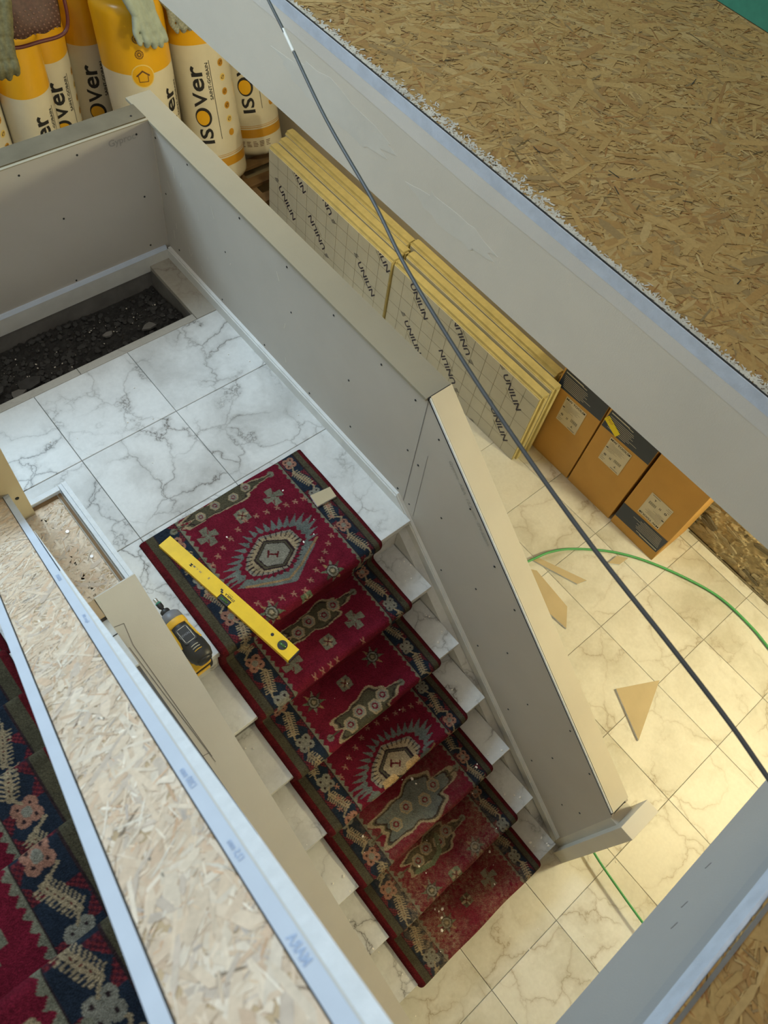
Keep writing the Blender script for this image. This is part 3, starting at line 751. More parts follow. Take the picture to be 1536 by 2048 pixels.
def smooth_noise(r, ns, nu, c):
    g = r.standard_normal((ns // c + 3, nu // c + 3)); i = np.arange(ns) / c; j = np.arange(nu) / c
    i0 = i.astype(int); j0 = j.astype(int); fi = (i - i0)[:, None]; fj = (j - j0)[None]
    fi = fi * fi * (3 - 2 * fi); fj = fj * fj * (3 - 2 * fj)
    return (g[i0][:, j0] * (1 - fi) + g[i0 + 1][:, j0] * fi) * (1 - fj) + (g[i0][:, j0 + 1] * (1 - fi) + g[i0 + 1][:, j0 + 1] * fi) * fj
def mottle(cv, S, seed, amt=.26):
    r = np.random.default_rng(seed); ns, nu = cv.shape[:2]
    n1 = smooth_noise(r, ns, nu, 9)
    n2 = r.standard_normal((ns, nu))
    cv *= (1 + amt * .35 * n1 + amt * .6 * n2)[..., None]; np.clip(cv, .002, 1, out=cv)
def dustpaint(cv, U, S, Sn, k0, seed):
    r = np.random.default_rng(seed); ns, nu = cv.shape[:2]
    d = np.clip((S - Sn[k0]) / max(.01, (S.max() - Sn[k0])), 0, 1)
    low = smooth_noise(r, ns, nu, 22)
    f = np.clip(d ** .8 * .55 * (.75 + .5 * low) * np.clip((.30 - np.abs(U)) / .08, 0, 1), 0, .75) * (.25 + 1.1 * r.random((ns, nu)) ** 1.5)
    f2 = smooth_noise(r, ns, nu, 3); f = np.clip(f * (1 + .5 * f2), 0, .8)
    cv[:] = cv * (1 - f[..., None]) + np.array([.27, .20, .13]) * f[..., None]
def paint_low(cv, U, S, Sn):
    p = Pt(cv, U, S, Sn); borders(p, S, 1, 0.0)
    n = Sn; at = lambda k, u, v: (u, n[k] - v)
    cloud(p, -.02, n[0] - .475, .16, .03, OLV, 1)
    cross(p, at(0, -.142, .388)); cross(p, at(0, .139, .388)); square(p, at(0, .003, .388))
    medallion(p, n[0])
    star(p, at(0, -.133, .022)); star(p, at(0, .131, .022)); square(p, at(0, .0, -.01), .03, GRN)
    cloud(p, 0.02, n[1] - .172, .135, .04, OLV, 2)
    cross(p, at(1, .13, .082)); cross(p, at(1, -.148, .085)); square(p, at(1, .001, .075))
    for u in (-.12, -.085, -.05, -.02, .1): p.line([at(1, u, -.004), at(1, u + .012, .012)], .004, PNK); p.line([at(1, u + .012, -.004), at(1, u, .012)], .004, PNK)
    square(p, at(2, -.002, .162)); star(p, at(2, -.138, .175)); star(p, at(2, .145, .178))
    cloud(p, 0.0, n[2] - .035, .13, .052, OLV, 3)
    medallion(p, n[3], .045 - .197, True)
    for sg in (-1, 1): p.poly([at(3, sg * .02, .0), at(3, sg * .09, .0), at(3, sg * .085, .022), at(3, sg * .03, .02)], (.42, .28, .13))
    cloud(p, 0.0, n[4] - .10, .17, .075, GBL, 4)
    cloud(p, -.01, n[5] - .15, .13, .045, OLV, 5)
    p.line([at(5, -.12, .115), at(5, -.05, .10), at(5, .0, .115), at(5, .03, .17)], .018, GRN)
    star(p, at(5, .125, .035)); star(p, at(5, -.12, .03)); square(p, at(5, -.005, .01), .034, GRN)
    star(p, at(6, -.12, .10)); square(p, at(6, .0, .11), .03, OLV); cross(p, at(6, .13, .11))
    mottle(cv, S, 11); dustpaint(cv, U, S, Sn, 3, 12)
rl = runner('stair_runner', 'worn crimson patterned runner down the lower stair flight to the hall', low_noses, -1, -.058, .345, .49, .03, paint_low)
def paint_up(cv, U, S, Sn):
    p = Pt(cv, U, S, Sn); borders(p, S, 2, .02, right=(.018, .050, .055, .150, .168))
    n = Sn; at = lambda k, u, v: (u, n[k] - v)
    for k in range(1, 7): cross(p, at(k, .1 if k % 2 else .0, .1)); square(p, at(k, -.05, .1))
    cloud(p, .12, n[2] - .11, .07, .05, OLV, 7)
    mottle(cv, S, 13)
ru = runner('stair_runner', 'crimson patterned runner on the upper stair flight left of the parapet', up_noses, 1, -1.262, .345, .15, .02, paint_up, tread=UT)

# crumbs of plaster lying about on runner and treads
L = []
r = np.random.default_rng(21)
def crumbs(n, x0, x1, ya, yb, z, rmin, rmax):
    L.append(scatter(n, int(r.integers(1e6)), x0, x1, ya, yb, z, rmin, rmax, .5))
crumbs(80, -.39, -.25, .02, .47, ZL + .0125, .0014, .0055); crumbs(80, -.2, .28, .02, .45, ZL + .0125, .0012, .0045)
for k in range(1, 7):
    y = -k * TR
    crumbs(40 + 12 * k, -.38, .27, y + .01, y + .19, (7 - k) * RI + .0125, .0012, .0042 + .0006 * k)
    crumbs(8, .30, .395, y + .01, y + .19, (7 - k) * RI + .002, .0014, .0055)
    crumbs(4, -.55, -.41, y + .01, y + .19, (7 - k) * RI + .002, .0014, .0055)
crumbs(40, -.5, 1.0, -1.9, -1.33, .002, .001, .0045); crumbs(14, -.5, .4, .5, 1.2, ZL + .002, .001, .003)
V, F = merge(L)
tag(obj('plaster_crumbs', V, F, MT['crumb']), 'tiny white plaster crumbs scattered over runner, steps and floor', 'debris', kind='stuff')

# ================================================================== RIGHT HALF WALL (landing + lower flight)
XW0, XW1 = .455, .549
hw = struct(box('wall_half_right', .468, .536, .09, 1.66, ZL - .02, 1.812, MT['concrete']))
prism('stud_core', [(.09, 1.81), (.09, ZL - .02), (-1.26, .02), (-1.26, .70)], 0, .468, .536, MT['concrete'], hw)
obj_p = prism('landing_panel', [(1.66, ZL - .01), (1.66, 1.826), (.0815, 1.826), (.072, ZL + .02), (.10, ZL - .01)], 0, XW0, .468, MT['board'], hw)
SL = .826; sz = lambda y: 1.826 + SL * (y - .078)
prism('slope_panel', [(.0795, 1.824), (.070, ZL + .015), (-1.262, .03), (-1.262, sz(-1.262))], 0, XW0, .468, MT['board'], hw)
prism('outer_panel', [(1.8, 0), (1.8, 1.826), (.08, 1.826), (-1.262, sz(-1.262)), (-1.262, 0)], 0, .536, XW1, MT['board'], hw)
box('cap_board', .4445, .5495, .083, 1.818, 1.827, 1.8385, MT['cap_shaded'], hw, .0015)
prism('cap_board', [(.076, 1.829), (.079, 1.842), (-1.252, sz(-1.252) + .016), (-1.252, sz(-1.252) + .003)], 0, .460, .548, MT['cap'], hw)
prism('cap_edge', [(.077, 1.830), (.077, 1.840), (-1.25, sz(-1.25) + .013), (-1.25, sz(-1.25) + .003)], 0, .4545, .4592, MT['gypsum'], hw)
prism('shadow_gap', [(.079, 1.8255), (.079, 1.8285), (-1.255, sz(-1.255) + .0025), (-1.255, sz(-1.255) - .001)], 0, .4535, .5, MT['black'], hw)
box('cap_gap', .452, .546, .0785, .0825, 1.8262, 1.840, MT['black'], hw)
def base(pts, x0, x1, hgt, parent, name='baseboard'):
    (y0, z0), (y1, z1) = pts
    prism(name, [(y0, z0), (y0, z0 + hgt), (y1, z1 + hgt), (y1, z1)], 0, x0, x1, MT['base_white'], parent)
    prism('baseboard_top_bead', [(y0, z0 + hgt), (y0, z0 + hgt + .008), (y1, z1 + hgt + .008), (y1, z1 + hgt)], 0, x0 + .005, x1, MT['base_bead'], parent)
base(((1.648, ZL), (.097, ZL)), .437, .4548, .048, hw)
base(((.097, ZL), (-1.255, ZL - 1.352 * .846)), .437, .4548, .052, hw)
scr = [(1.42, 1.80), (1.09, 1.795), (.81, 1.79), (.55, 1.785), (.30, 1.78), (1.69 - .05, 1.775), (1.62, 1.54), (1.57, 1.29), (.95, 1.27), (.65, 1.27), (.40, 1.33), (.44, 1.56), (.78, 1.60), (1.25, 1.27), (1.2, 1.56),
       (.13, 1.775), (.11, 1.52), (.05, 1.50), (.11, 1.27), (.04, 1.25), (0, 1.71), (-.2, 1.55), (-.11, 1.36), (-.37, 1.40), (-.35, 1.18), (-.19, 1.07), (-.51, 1.29), (-.58, 1.01), (-.47, .85), (-.76, .83), (-.72, .65), (-.93, .96), (-.97, .66), (-.93, .47), (-1.09, .83), (-1.2, .49), (-1.14, .40)]
sm = bpy.data.meshes.new('screw'); bm = bmesh.new(); bmesh.ops.create_cone(bm, cap_ends=True, segments=8, radius1=.0045, radius2=.0035, depth=.0024); bm.to_mesh(sm); bm.free(); sm.materials.append(MT['screw'])
def screw(loc, rot, parent, s=1.0):
    o = bpy.data.objects.new('screw', sm); COL.objects.link(o); o.parent = parent; o.location = Vector(loc) - wloc(parent); o.rotation_euler = rot; o.scale = (s, s, s); return o
for (y, z) in scr: screw((XW0 - .0006, y, z), (0, -math.pi / 2, 0), hw, rng.uniform(.85, 1.15))
# pencil lines, printed maker's text
fx = lambda x: (lambda a, b: (x, a, b))
flat('pencil_line', line2([(.022, 1.59), (.008, 1.206)], .0018), fx(XW0 - .0006), MT['pencil'], hw)
flat('pencil_line', line2([(.079, 1.82), (.070, 1.235)], .0022), fx(XW0 - .0006), MT['pencil'], hw)
def wall_text(s, size, c, ang, parent, mat):
    V, F, wd = text2d(s, size)
    V = rot2(V, ang); flat('printed_text', (V, F), lambda a, b: (XW0 - .0008, c[0] - a, c[1] + b), mat, parent)
wall_text('Gyproc  ABA  12,5 mm  EN 520/A', .022, (-.19, 1.565), -math.atan(.80), hw, MT['pencil_l'])
# lighter scuffs on the landing panel
for i in range(16):
    y, z = rng.uniform(.7, 1.6), rng.uniform(1.3, 1.75); l = rng.uniform(.01, .05); a = rng.uniform(1.0, 2.2)
    flat('scuff', line2([(y, z), (y + l * math.cos(a), z + l * math.sin(a))], rng.uniform(.0015, .005)), fx(XW0 - .0005), MT['cap'], hw)
# newel board at the foot of the half wall
nw = tag(box('newel_post', .42, .575, -1.352, -1.295, 0, .80, MT['cap'], None, .002), 'short plasterboard clad end post at the foot of the half wall', 'post')
box('end_strip', .455, .548, -1.296, -1.262, .0, .70, MT['cap'], hw)

# ================================================================== LANDING END WALL
ew = struct(box('wall_landing_end', -1.75, .455, 1.672, 1.745, 0, 1.835, MT['concrete']))
box('wall_panel', -1.75, .4545, 1.66, 1.672, ZL - .01, 1.838, MT['board'], ew)
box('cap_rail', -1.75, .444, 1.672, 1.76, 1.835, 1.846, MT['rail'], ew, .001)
box('cap_edge', -1.75, .444, 1.659, 1.6735, 1.838, 1.842, MT['cap_shaded'], ew)
prism('baseboard', [(1.660, ZL - .03), (1.646, ZL - .03), (1.646, ZL + .05), (1.652, ZL + .062), (1.660, ZL + .062)], 0, -1.75, .437, MT['base_white'], ew)
prism('baseboard_top_bead', [(1.645, ZL + .050), (1.651, ZL + .0635), (1.660, ZL + .0635), (1.660, ZL + .050)], 0, -1.75, .437, MT['edge_paper'], ew)
for (x, z) in ((.39, 1.80), (.15, 1.80), (-.07, 1.80), (.38, 1.53), (.04, 1.57), (.37, 1.29), (.02, 1.27), (-.3, 1.8), (-.32, 1.55)): screw((x, 1.6592, z), (math.pi / 2, 0, 0), ew)
screw((.40, 1.70, 1.847), (0, 0, 0), ew)
V, F, wd = text2d('Gyproc', .035); flat('printed_text', (V, F), lambda a, b: (.33 + a, 1.6592, 1.795 + b), MT['pencil_l'], ew)

# ================================================================== LEFT HALF WALL (lower flight, camera side)
XA, XB = -.664, -.556
lw = struct(box('wall_half_left', -.652, -.568, .09, .425, ZL - .02, 1.80, MT['concrete']))
lz = lambda y: 1.815 + .815 * (y - .093)
prism('stud_core', [(.09, 1.80), (.09, ZL - .02), (-1.7, -.2 + .2), (-1.7, lz(-1.7) - .01)], 0, -.652, -.568, MT['concrete'], lw)
prism('stair_panel', [(.44, ZL + .001), (.44, 1.832), (.095, 1.832), (.092, 1.813), (-1.72, lz(-1.72)), (-1.72, 0), (-1.3, 0), (.02, ZL - .02)], 0, XB - .012, XB, MT['gypsum'], lw)
prism('back_panel', [(.44, ZL + .001), (.44, 1.812), (.092, 1.812), (-1.72, lz(-1.72)), (-1.72, 0), (-1.3, 0), (.02, ZL - .02)], 0, XA, XA + .012, MT['board'], lw)
prism('cap_board', [(.096, 1.822), (.092, 1.835), (-1.72, lz(-1.72) + .020), (-1.72, lz(-1.72) + .007)], 0, XA - .003, XB + .002, MT['beige'], lw)
prism('cap_end_edge', [(.0962, 1.8215), (.0995, 1.8225), (.0945, 1.8365), (.0918, 1.8355)], 0, XA - .003, XB + .002, MT['gypsum'], lw)
cz_ = lambda y: 1.835 + .8145 * (y - .092) + .0008
def capline(pts): flat('pencil_line', line2(pts, .0016), lambda a, b: (a, b, cz_(b)), MT['pencil'], lw)
capline([(-.664, .022), (-.640, .018)]); capline([(-.640, .018), (-.649, -.03)]); capline([(-.649, -.03), (-.632, -.33)]); capline([(-.631, -.32), (-.662, -.315)]); capline([(-.660, -.03), (-.632, -.345)])
# open OSB top of the level part
ot = box('osb_top', -.80, -.594, .101, .424, 1.802, 1.812, MT['osb_l'], lw)
box('osb_top_end', -.80, -.6685, .05, .101, 1.802, 1.812, MT['osb_l'], lw)
strands('wood_strands', lw, lambda x, y, z: np.stack([x, y, z + 1.812], 1), -.80, -.594, .101, .424, 1500, 8, .7, PALL, .4)
box('edge_board', -.578, -.5685, .095, .44, ZL + .1, 1.829, MT['gypsum'], lw)
box('edge_gap', -.5935, -.579, .095, .424, 1.80, 1.813, MT['marble_dirty'], lw)
box('metal_track', -.590, -.583, .095, .424, 1.81, 1.8165, MT['wood'], lw)
box('end_board', -.80, -.581, .4245, .4395, ZL + .0, 1.829, MT['gypsum'], lw)
box('end_gap', -.80, -.594, .4145, .4245, 1.80, 1.8155, MT['wood'], lw)
sm2 = sm.copy(); sm2.materials.clear(); sm2.materials.append(MT['chrome'])
for q in ((-.625, .31), (-.612, .21)): screw((q[0], q[1], 1.8138), (0, 0, 0), lw, 1.3).data = sm2
# short white board offcut in the gap beside the sloping cap
gb = tag(box('gypsum_offcut', -.735, -.667, -.10, .047, 1.775, 1.7875, MT['gypsum']), 'broken white plasterboard piece in the gap beside the sloping beige cap', 'offcut')
box('crack', -.735, -.667, -.003, .0, 1.7872, 1.7882, MT['black'], gb)
box('gap_filler', -.74, -.667, -.6, .049, 1.70, 1.774, MT['concrete'], lw)
# upright plasterboard strip standing on the OSB top
ub = tag(box('upright_board_strip', -.80, -.664, .405, .4175, 1.813, 2.35, MT['tan']), 'upright beige plasterboard strip with a screw hole at the left frame edge', 'board')
screw((-.685, .4045, 1.915), (math.pi / 2, 0, 0), ub, 1.3)

# ================================================================== UPPER PARAPET (OSB topped, next to the camera)
SKEW = .0476; PS = .8683; pz = lambda y: 2.8206 - PS * (y + .6); px_ = lambda y, o: -.7603 + SKEW * (y + .6) + o
YA, YB = .44, -1.02
pw_ = thing('parapet_partition', 'sloping partition with an OSB top strip between white board edges near the camera', 'partition', (-.8, 0, ZL))
def slab(name, o0, o1, top, bot, mat, ya=YA, yb=YB):
    V = []
    for y in (ya, yb):
        for (o, zz) in ((o0, pz(y) - bot), (o1, pz(y) - bot), (o1, pz(y) - top), (o0, pz(y) - top)): V.append((px_(y, o), y, zz))
    return obj(name, V, [(0, 1, 2, 3), (4, 7, 6, 5), (0, 4, 5, 1), (1, 5, 6, 2), (2, 6, 7, 3), (3, 7, 4, 0)], mat, pw_)
slab('osb_strip', -.0885, -.0015, .004, .02, MT['osb_l'])
slab('left_board', -.105, -.0905, .0, .55, MT['edge_paper'])
slab('right_board', .0, .0145, .0, .55, MT['edge_paper'])
V = []
for y, o1 in ((.12, .0170), (-.2, .0215), (-.45, .0270), (-.75, .0305), (YB, .0305)): V += [(px_(y, .0165), y, pz(y) - .5), (px_(y, o1), y, pz(y) - .5), (px_(y, o1), y, pz(y) - .0015), (px_(y, .0165), y, pz(y) - .0015)]
F = [(0, 1, 2, 3), (16, 17, 18, 19)] + [(4 * i + k, 4 * i + (k + 1) % 4, 4 * i + 4 + (k + 1) % 4, 4 * i + 4 + k) for i in range(4) for k in range(4)]
obj('right_second_board', V, F, MT['gypsum'], pw_)
slab('paper_seam', .0146, .0164, .0, .05, MT['beige'], -.1)
slab('stud_core', -.088, -.002, .02, .54, MT['concrete'])
n3 = np.array([0, PS, 1.0]); n3 /= np.linalg.norm(n3)
def strip_map(x, y, z):
    return np.stack([-.7603 + SKEW * (y + .6) + x, y + z * n3[1], 2.8206 - PS * (y + .6) - .004 + z * n3[2]], 1)
strands('wood_strands', pw_, strip_map, -.0885, -.0015, YB, YA, 4200, 9, .72, PALL, .55)
def edge_text(s, y, size, off):
    V, F, wd = text2d(s, size)
    k = math.hypot(1, PS)
    flat('printed_text', (V, F), lambda a, b: (px_(y + a / k, off + b), y + a / k, pz(y + a / k) + .0007), MT['ink_edge'], pw_)
MT['ink_edge'] = plain('edge_print_blue', (.40, .51, .73), .8, .05)
edge_text('12,5 mm', -.735, .0075, .0075); edge_text('1200 mm', -.64, .0075, .0075); edge_text('MARA', -.83, .0085, .0075); edge_text('Gyproc ABA', -.28, .0065, .0075); edge_text('NORGIPS', -.12, .006, .0075)

# ================================================================== INSULATION BOARDS
def ins_board(x0, y0, lean, label, printed, logos, ztop=.6, length=1.2, group='rigid insulation boards standing along the hall wall'):
    t = thing('insulation_board', label, 'insulation board', (x0, y0, .0), (0, lean, 0), group)
    T_ = .079
    prof = [(.003, 0), (.003, ztop - .018), (.007, ztop - .013), (.014, ztop - .013), (.017, ztop), (.060, ztop), (.063, ztop - .011), (T_ - .006, ztop - .011), (T_ - .003, ztop - .018), (T_ - .003, 0)]
    V = []; n = len(prof)
    for y in (0, length): V += [(a, y, b) for a, b in prof]
    F = [tuple(range(n)), tuple(range(n, 2 * n))] + [(i, (i + 1) % n, n + (i + 1) % n, n + i) for i in range(n)]
    obj('foam_core', V, F, MT['pir'], t, False)
    box('front_facing', 0, .003, .004, length - .004, .002, ztop - .018, MT['foil'], t, 0, False)
    box('back_facing', T_ - .003, T_, .004, length - .004, .002, ztop - .018, MT['foil'], t, 0, False)
    box('end_tongue', .026, .054, -.012, 0, 0, ztop - .012, MT['pir'], t, 0, False)
    if printed:
        L = []
        for i in range(1, 12): L.append(line2([(i * .1, .003), (i * .1, ztop - .019)], .0022))
        for j in range(1, 6): L.append(line2([(.004, j * .1), (length - .004, j * .1)], .0022))
        flat('printed_grid', merge(L), lambda a, b: (-.0006, a, b), MT['foil_line'], t, False)
        fz = ztop - .019
        for (cy, cz, fl_) in logos:
            V, F, wd = text2d('UNILIN', .044, 1.15)
            ang = -math.radians(42) + (math.pi if fl_ else 0)
            V2 = rot2(V, ang, (-cy, cz))
            V2, F2 = clip2(V2, F, .003, fz)
            if F2: flat('printed_name', (V2, F2), lambda a, b: (-.0009, -a, b), MT['ink_navy'], t, False)
            L = []
            for k in range(4):
                o = -.013 + .0088 * k; q = -wd / 2 - .045
                L.append(([(q - .018 + .004 * k, o), (q + .016, o + .004), (q + .018, o + .0075), (q - .014 + .004 * k, o + .0045)], [(0, 1, 2, 3)]))
            Vl, Fl = merge(L); Vl, Fl = clip2(rot2(Vl, ang, (-cy, cz)), Fl, .003, fz)
            if Fl: flat('printed_mark', (Vl, Fl), lambda a, b: (-.0009, -a, b), MT['ink_navy'], t, False)
            V, F, wd2 = text2d('INSULATION', .008)
            V2, F2 = clip2(rot2(V, ang, (-cy + .035 * math.sin(ang) , cz - .035 * math.cos(ang))), F, .003, fz)
            if F2: flat('printed_subtitle', (V2, F2), lambda a, b: (-.0009, -a, b), MT['foil_line'], t, False)
    sub(t)
    return t
FARL = [(2.555 - 1.555, .31, 0), (2.60 - 1.555, .03, 0), (2.46 - 1.555, .58, 0), (2.24 - 1.555, .305, 1), (2.29 - 1.555, .03, 1), (2.20 - 1.555, .60, 1), (1.744 - 1.555, .31, 0), (1.80 - 1.555, .03, 0), (1.65 - 1.555, .58, 0)]
NERL = [(1.316 - .36, .48, 0), (1.305 - .36, .19, 0), (1.36 - .36, -.08, 0), (.995 - .36, .22, 1), (.96 - .36, .51, 1), (1.02 - .36, -.05, 1), (.53 - .36, .46, 0), (.528 - .36, .17, 0), (.60 - .36, -.10, 0)]
ins_board(1.768, 1.555, .0, 'front board of the far insulation stack, printed face towards the half wall', True, FARL)
ins_board(1.857, 1.575, .0, 'middle board of the far insulation stack between front and back boards', False, [])
ins_board(1.940, 1.620, .0, 'back board of the far insulation stack against the wall side', False, [])
ins_board(1.786, .352, .0, 'front board of the near insulation stack, printed face above bare floor', True, NERL, .585)
ins_board(1.872, .350, .0, 'middle board of the near insulation stack beside the first carton', False, [])
ins_board(1.960, .412, .0, 'back board of the near insulation stack, nearest the wall', False, [])

# ================================================================== CARTONS
def carton(y1, y0, label, inverted, tape, h=.705, x0=1.97, x1=2.29):
    t = thing('cardboard_box', label, 'box', (x0, (y0 + y1) / 2, 0), (0, 0, 0), 'tool cartons along the hall wall')
    box('carton_body', x0, x1, y0, y1, .0, h, MT['cardboard'], t, .002)
    box('flap_seam', x0 - .0012, x0 + .01, (y0 + y1) / 2 - .004 * 0 - .0006, (y0 + y1) / 2 + .0006, h - .002, h + .0004, MT['black'], t)
    fz_ = (lambda z: z) if not inverted else (lambda z: .765 - z)
    fy = (lambda y: y) if not inverted else (lambda y: y0 + y1 - y)
    X = x0 - .0012
    P = lambda a, b: (X, fy(y1 - a), fz_(b))          # a from left edge seen from the stair, b height
    wd = y1 - y0
    flat('navy_band', ([(.004, .545), (wd - .001, .558), (wd - .001, .692), (.012, .685)], [(0, 1, 2, 3)]), P, MT['navy'], t)
    P2 = lambda a, b: (X - .0006, fy(y1 - a), fz_(b))
    L = [line2([(.022, .668), (.14, .668)], .007), line2([(.14, .664), (.168, .664)], .004)]
    for k, l in enumerate((.16, .165, .155, .17, .15, .205, .16, .14)): L.append(line2([(.022 + .002 * k, .645 - .011 * k), (.022 + l, .645 - .011 * k)], .0026))
    flat('band_text_lines', merge(L), P2, MT['ink_w'], t)
    q0 = .085; q1 = .232; zb, zt = .335, .53
    flat('paper_label', ([(q0, zb), (q1, zb), (q1, zt), (q0, zt)], [(0, 1, 2, 3)]), P2, MT['label'], t)
    P3 = lambda a, b: (X - .0012, fy(y1 - a), fz_(b))
    V, F, tw = text2d('MW TOOLS', .015, 1.25); L = [([(q0 + .068 + a * .125 / tw, .516 + b) for a, b in V], F)]
    L.append(([(q1 - .016, .510), (q1 - .006, .510), (q1 - .006, .522), (q1 - .016, .522)], [(0, 1, 2, 3)]))
    for k in range(9): L.append(line2([(q0 + .012, .497 - .008 * k), (q0 + .012 + (.03, .10, .09, .11, .09, .10, .05, .07, .04)[k], .497 - .008 * k)], .0012))
    L.append(([(q0 + .004, .447), (q0 + .018, .447), (q0 + .018, .454), (q0 + .004, .454)], [(0, 1, 2, 3)]))
    for k in range(14): L.append(line2([(q0 + .085 + .0034 * k, .395), (q0 + .085 + .0034 * k, .418)], .0008 if k % 3 else .0016))
    L.append(ring2((q0 + .022, .395), .004, .008)); L.append(line2([(q0 + .056, .388), (q0 + .056, .402)], .003)); L.append(line2([(q0 + .063, .388), (q0 + .063, .402)], .003))
    L.append(line2([(q0 + .100, .365), (q0 + .112, .365)], .003)); L.append(line2([(q0 + .106, .365), (q0 + .106, .376)], .003))
    for k in range(3): L.append(line2([(q0 + .006, .376 - .013 * k), (q0 + (.02, .035, .03)[k], .376 - .013 * k)], .002))
    L.append(line2([(q0 + .085, .345), (q0 + .135, .345)], .003))
    flat('label_print', merge(L), P3, MT['black'], t)
    if tape:
        P4 = lambda a, b: (X - .0022, y1 - a, b)
        flat('yellow_sticker', ([(.0, .599), (.016, .640), (.117, .590), (.102, .550)], [(0, 1, 2, 3)]), P4, MT['tape'], t)
        P5 = lambda a, b: (X - .0026, y1 - a, b)
        V, F, tw = text2d('1907', .018); flat('sticker_print', (rot2(V, -.46, (.035, .612)), F), P5, MT['r_amber'], t)
    sub(t)
    return t
carton(.385, .068, 'left of three brown cartons, beside the insulation boards', False, False)
carton(.058, -.270, 'middle brown carton with a yellow sticker on its dark band', False, True)
carton(-.288, -.605, 'brown carton standing upside down with its dark band at the bottom', True, False)

# ================================================================== FLOOR OFFCUTS, HOSE, CABLE
def offcut(pts, z, th, label, cat='offcut', mat='tan', name='plasterboard_offcut', group='plasterboard offcuts on the hall floor'):
    t = thing(name, label, cat, (sum(p[0] for p in pts) / len(pts), sum(p[1] for p in pts) / len(pts), z), (0, 0, 0), group)
    prism('gypsum_core', pts, 2, z, z + th - .0012, MT['gypsum'], t)
    prism('paper_face', pts, 2, z + th - .0012, z + th, MT[mat], t)
    return t
offcut([(1.400, -.175), (1.44, -.195), (1.563, -.464), (1.504, -.446)], .001, .0125, 'narrow pointed plasterboard strip next to the green hose')
offcut([(1.335, -.20), (1.379, -.252), (1.36, -.503), (1.265, -.585), (1.25, -.43)], .001, .0125, 'wide plasterboard sliver half hidden behind the half wall cap')
offcut([(1.741, -.464), (1.817, -.466), (1.862, -.515), (1.791, -.512)], .001, .0125, 'small rhombus plasterboard offcut in front of the cartons')
offcut([(1.232, -.97), (1.452, -1.084), (1.125, -1.215)], .001, .0125, 'triangular plasterboard offcut lying alone on the hall floor')
offcut([(.192, .296), (.275, .284), (.269, .238), (.186, .244)], ZL + .0125, .012, 'small rectangular plasterboard offcut lying on the runner border', group='plasterboard offcuts on the stair')
hose = smoothpath([(.60, -.05, .012), (.95, -.09, .014), (1.374, -.186, .0225), (1.52, -.222, .0225), (1.655, -.291, .012), (1.827, -.445, .012), (1.956, -.63, .012), (2.064, -.867, .012), (2.105, -1.023, .012), (2.105, -1.202, .012), (2.085, -1.335, .012), (2.0, -1.75, .012), (1.8, -2.2, .012)])
V, F = tubev(hose, .0068, 10); tag(obj('green_hose', V, F, MT['green_hose'], smooth=True), 'green hose curving across the hall floor past the cartons', 'hose')
hose = smoothpath([(.64, -1.15, .05), (.608, -1.30, .05), (.588, -1.356, .05), (.552, -1.41, .05), (.525, -1.60, .052), (.505, -1.80, .05), (.47, -2.2, .02), (.40, -2.6, .008)])
V, F = tubev(hose, .0058, 8); tag(obj('green_rope', V, F, MT['green_hose'], smooth=True), 'thin green rope stretched just above the floor beside the end post', 'rope')
cp = [(.60, 1.30, 2.60), (.437, .875, 2.612), (.377, .72, 2.618), (.264, .426, 2.62), (.179, .156, 2.62), (.107, -.04, 2.62), (.036, -.291, 2.62), (-.014, -.504, 2.62), (-.051, -.691, 2.62), (-.078, -.873, 2.62), (-.094, -1.01, 2.61), (-.108, -1.12, 2.595), (-.125, -1.3, 2.575), (-.15, -1.7, 2.574)]
ca = thing('hanging_cable', 'dark grey electric cable strung across the stairwell opening', 'cable', (.0, -.3, 2.62))
cps = smoothpath(cp); V, F = tubev(cps, .0040, 8); obj('cable_sheath', V, F, MT['cable'], ca, smooth=True)
seg = smoothpath([(.392, .757, 2.6172), (.377, .72, 2.618), (.355, .665, 2.619)]); V, F = tubev(seg, .0044, 8); obj('taped_kink', V, F, MT['cable_w'], ca, smooth=True)

# ================================================================== SPIRIT LEVEL
p0 = Vector((-.359, .437)); p1 = Vector((-.252, -.173))
ang = math.atan2(p1.y - p0.y, p1.x - p0.x); LN = (p1 - p0).length
lv = thing('spirit_level', 'yellow spirit level lying on the runner with its end over the step edge', 'level', (p0.x, p0.y, ZL + .0125), (0, 0, ang))
Hh = .023; WL = .052          # local: x along, y from left edge (the notch side) to the right
def lb(name, x0, x1, y0, y1, z0, z1, m, bev=0, par=lv): return box(name, x0, x1, y0, y1, z0, z1, MT[m], par, bev, False)
bd = prism('rail_body', [(0, 0), (.285, 0), (.285, .020), (.335, .020), (.335, 0), (LN - .004, 0), (LN - .004, WL), (0, WL)], 2, 0, Hh, MT['yellow'], lv, False)
lb('end_cap', LN - .004, LN, .001, WL - .001, .001, Hh - .001, 'd_black', .0008)
lb('side_groove', .01, .28, -.0004, .0, .005, .017, 'd_yel'); lb('side_groove', .34, LN - .01, -.0004, .0, .005, .017, 'd_yel')
vc = lb('vial_housing', .286, .334, -.001, .0195, .003, Hh - .002, 'd_black', .002)
V, F = tubev([(.294, .009, Hh - .006), (.326, .009, Hh - .006)], .0062, 10); obj('green_vial', V, F, MT['green_vial'], lv, False, True)
for x in (.306, .314): lb('vial_line', x - .0006, x + .0006, .003, .015, Hh, Hh + .0006, 'd_black')
def ldisc(name, c, r0, r1, z0, z1, m, n=28):
    V = [(c[0] + rr * math.cos(2 * math.pi * i / n), c[1] + rr * math.sin(2 * math.pi * i / n), zz) for zz, rr in ((z0, r0), (z1, r1)) for i in range(n)]
    F = [tuple(range(n)), tuple(range(n, 2 * n))] + [(i, (i + 1) % n, n + (i + 1) % n, n + i) for i in range(n)]
    return obj(name, V, F, MT[m], lv, False)
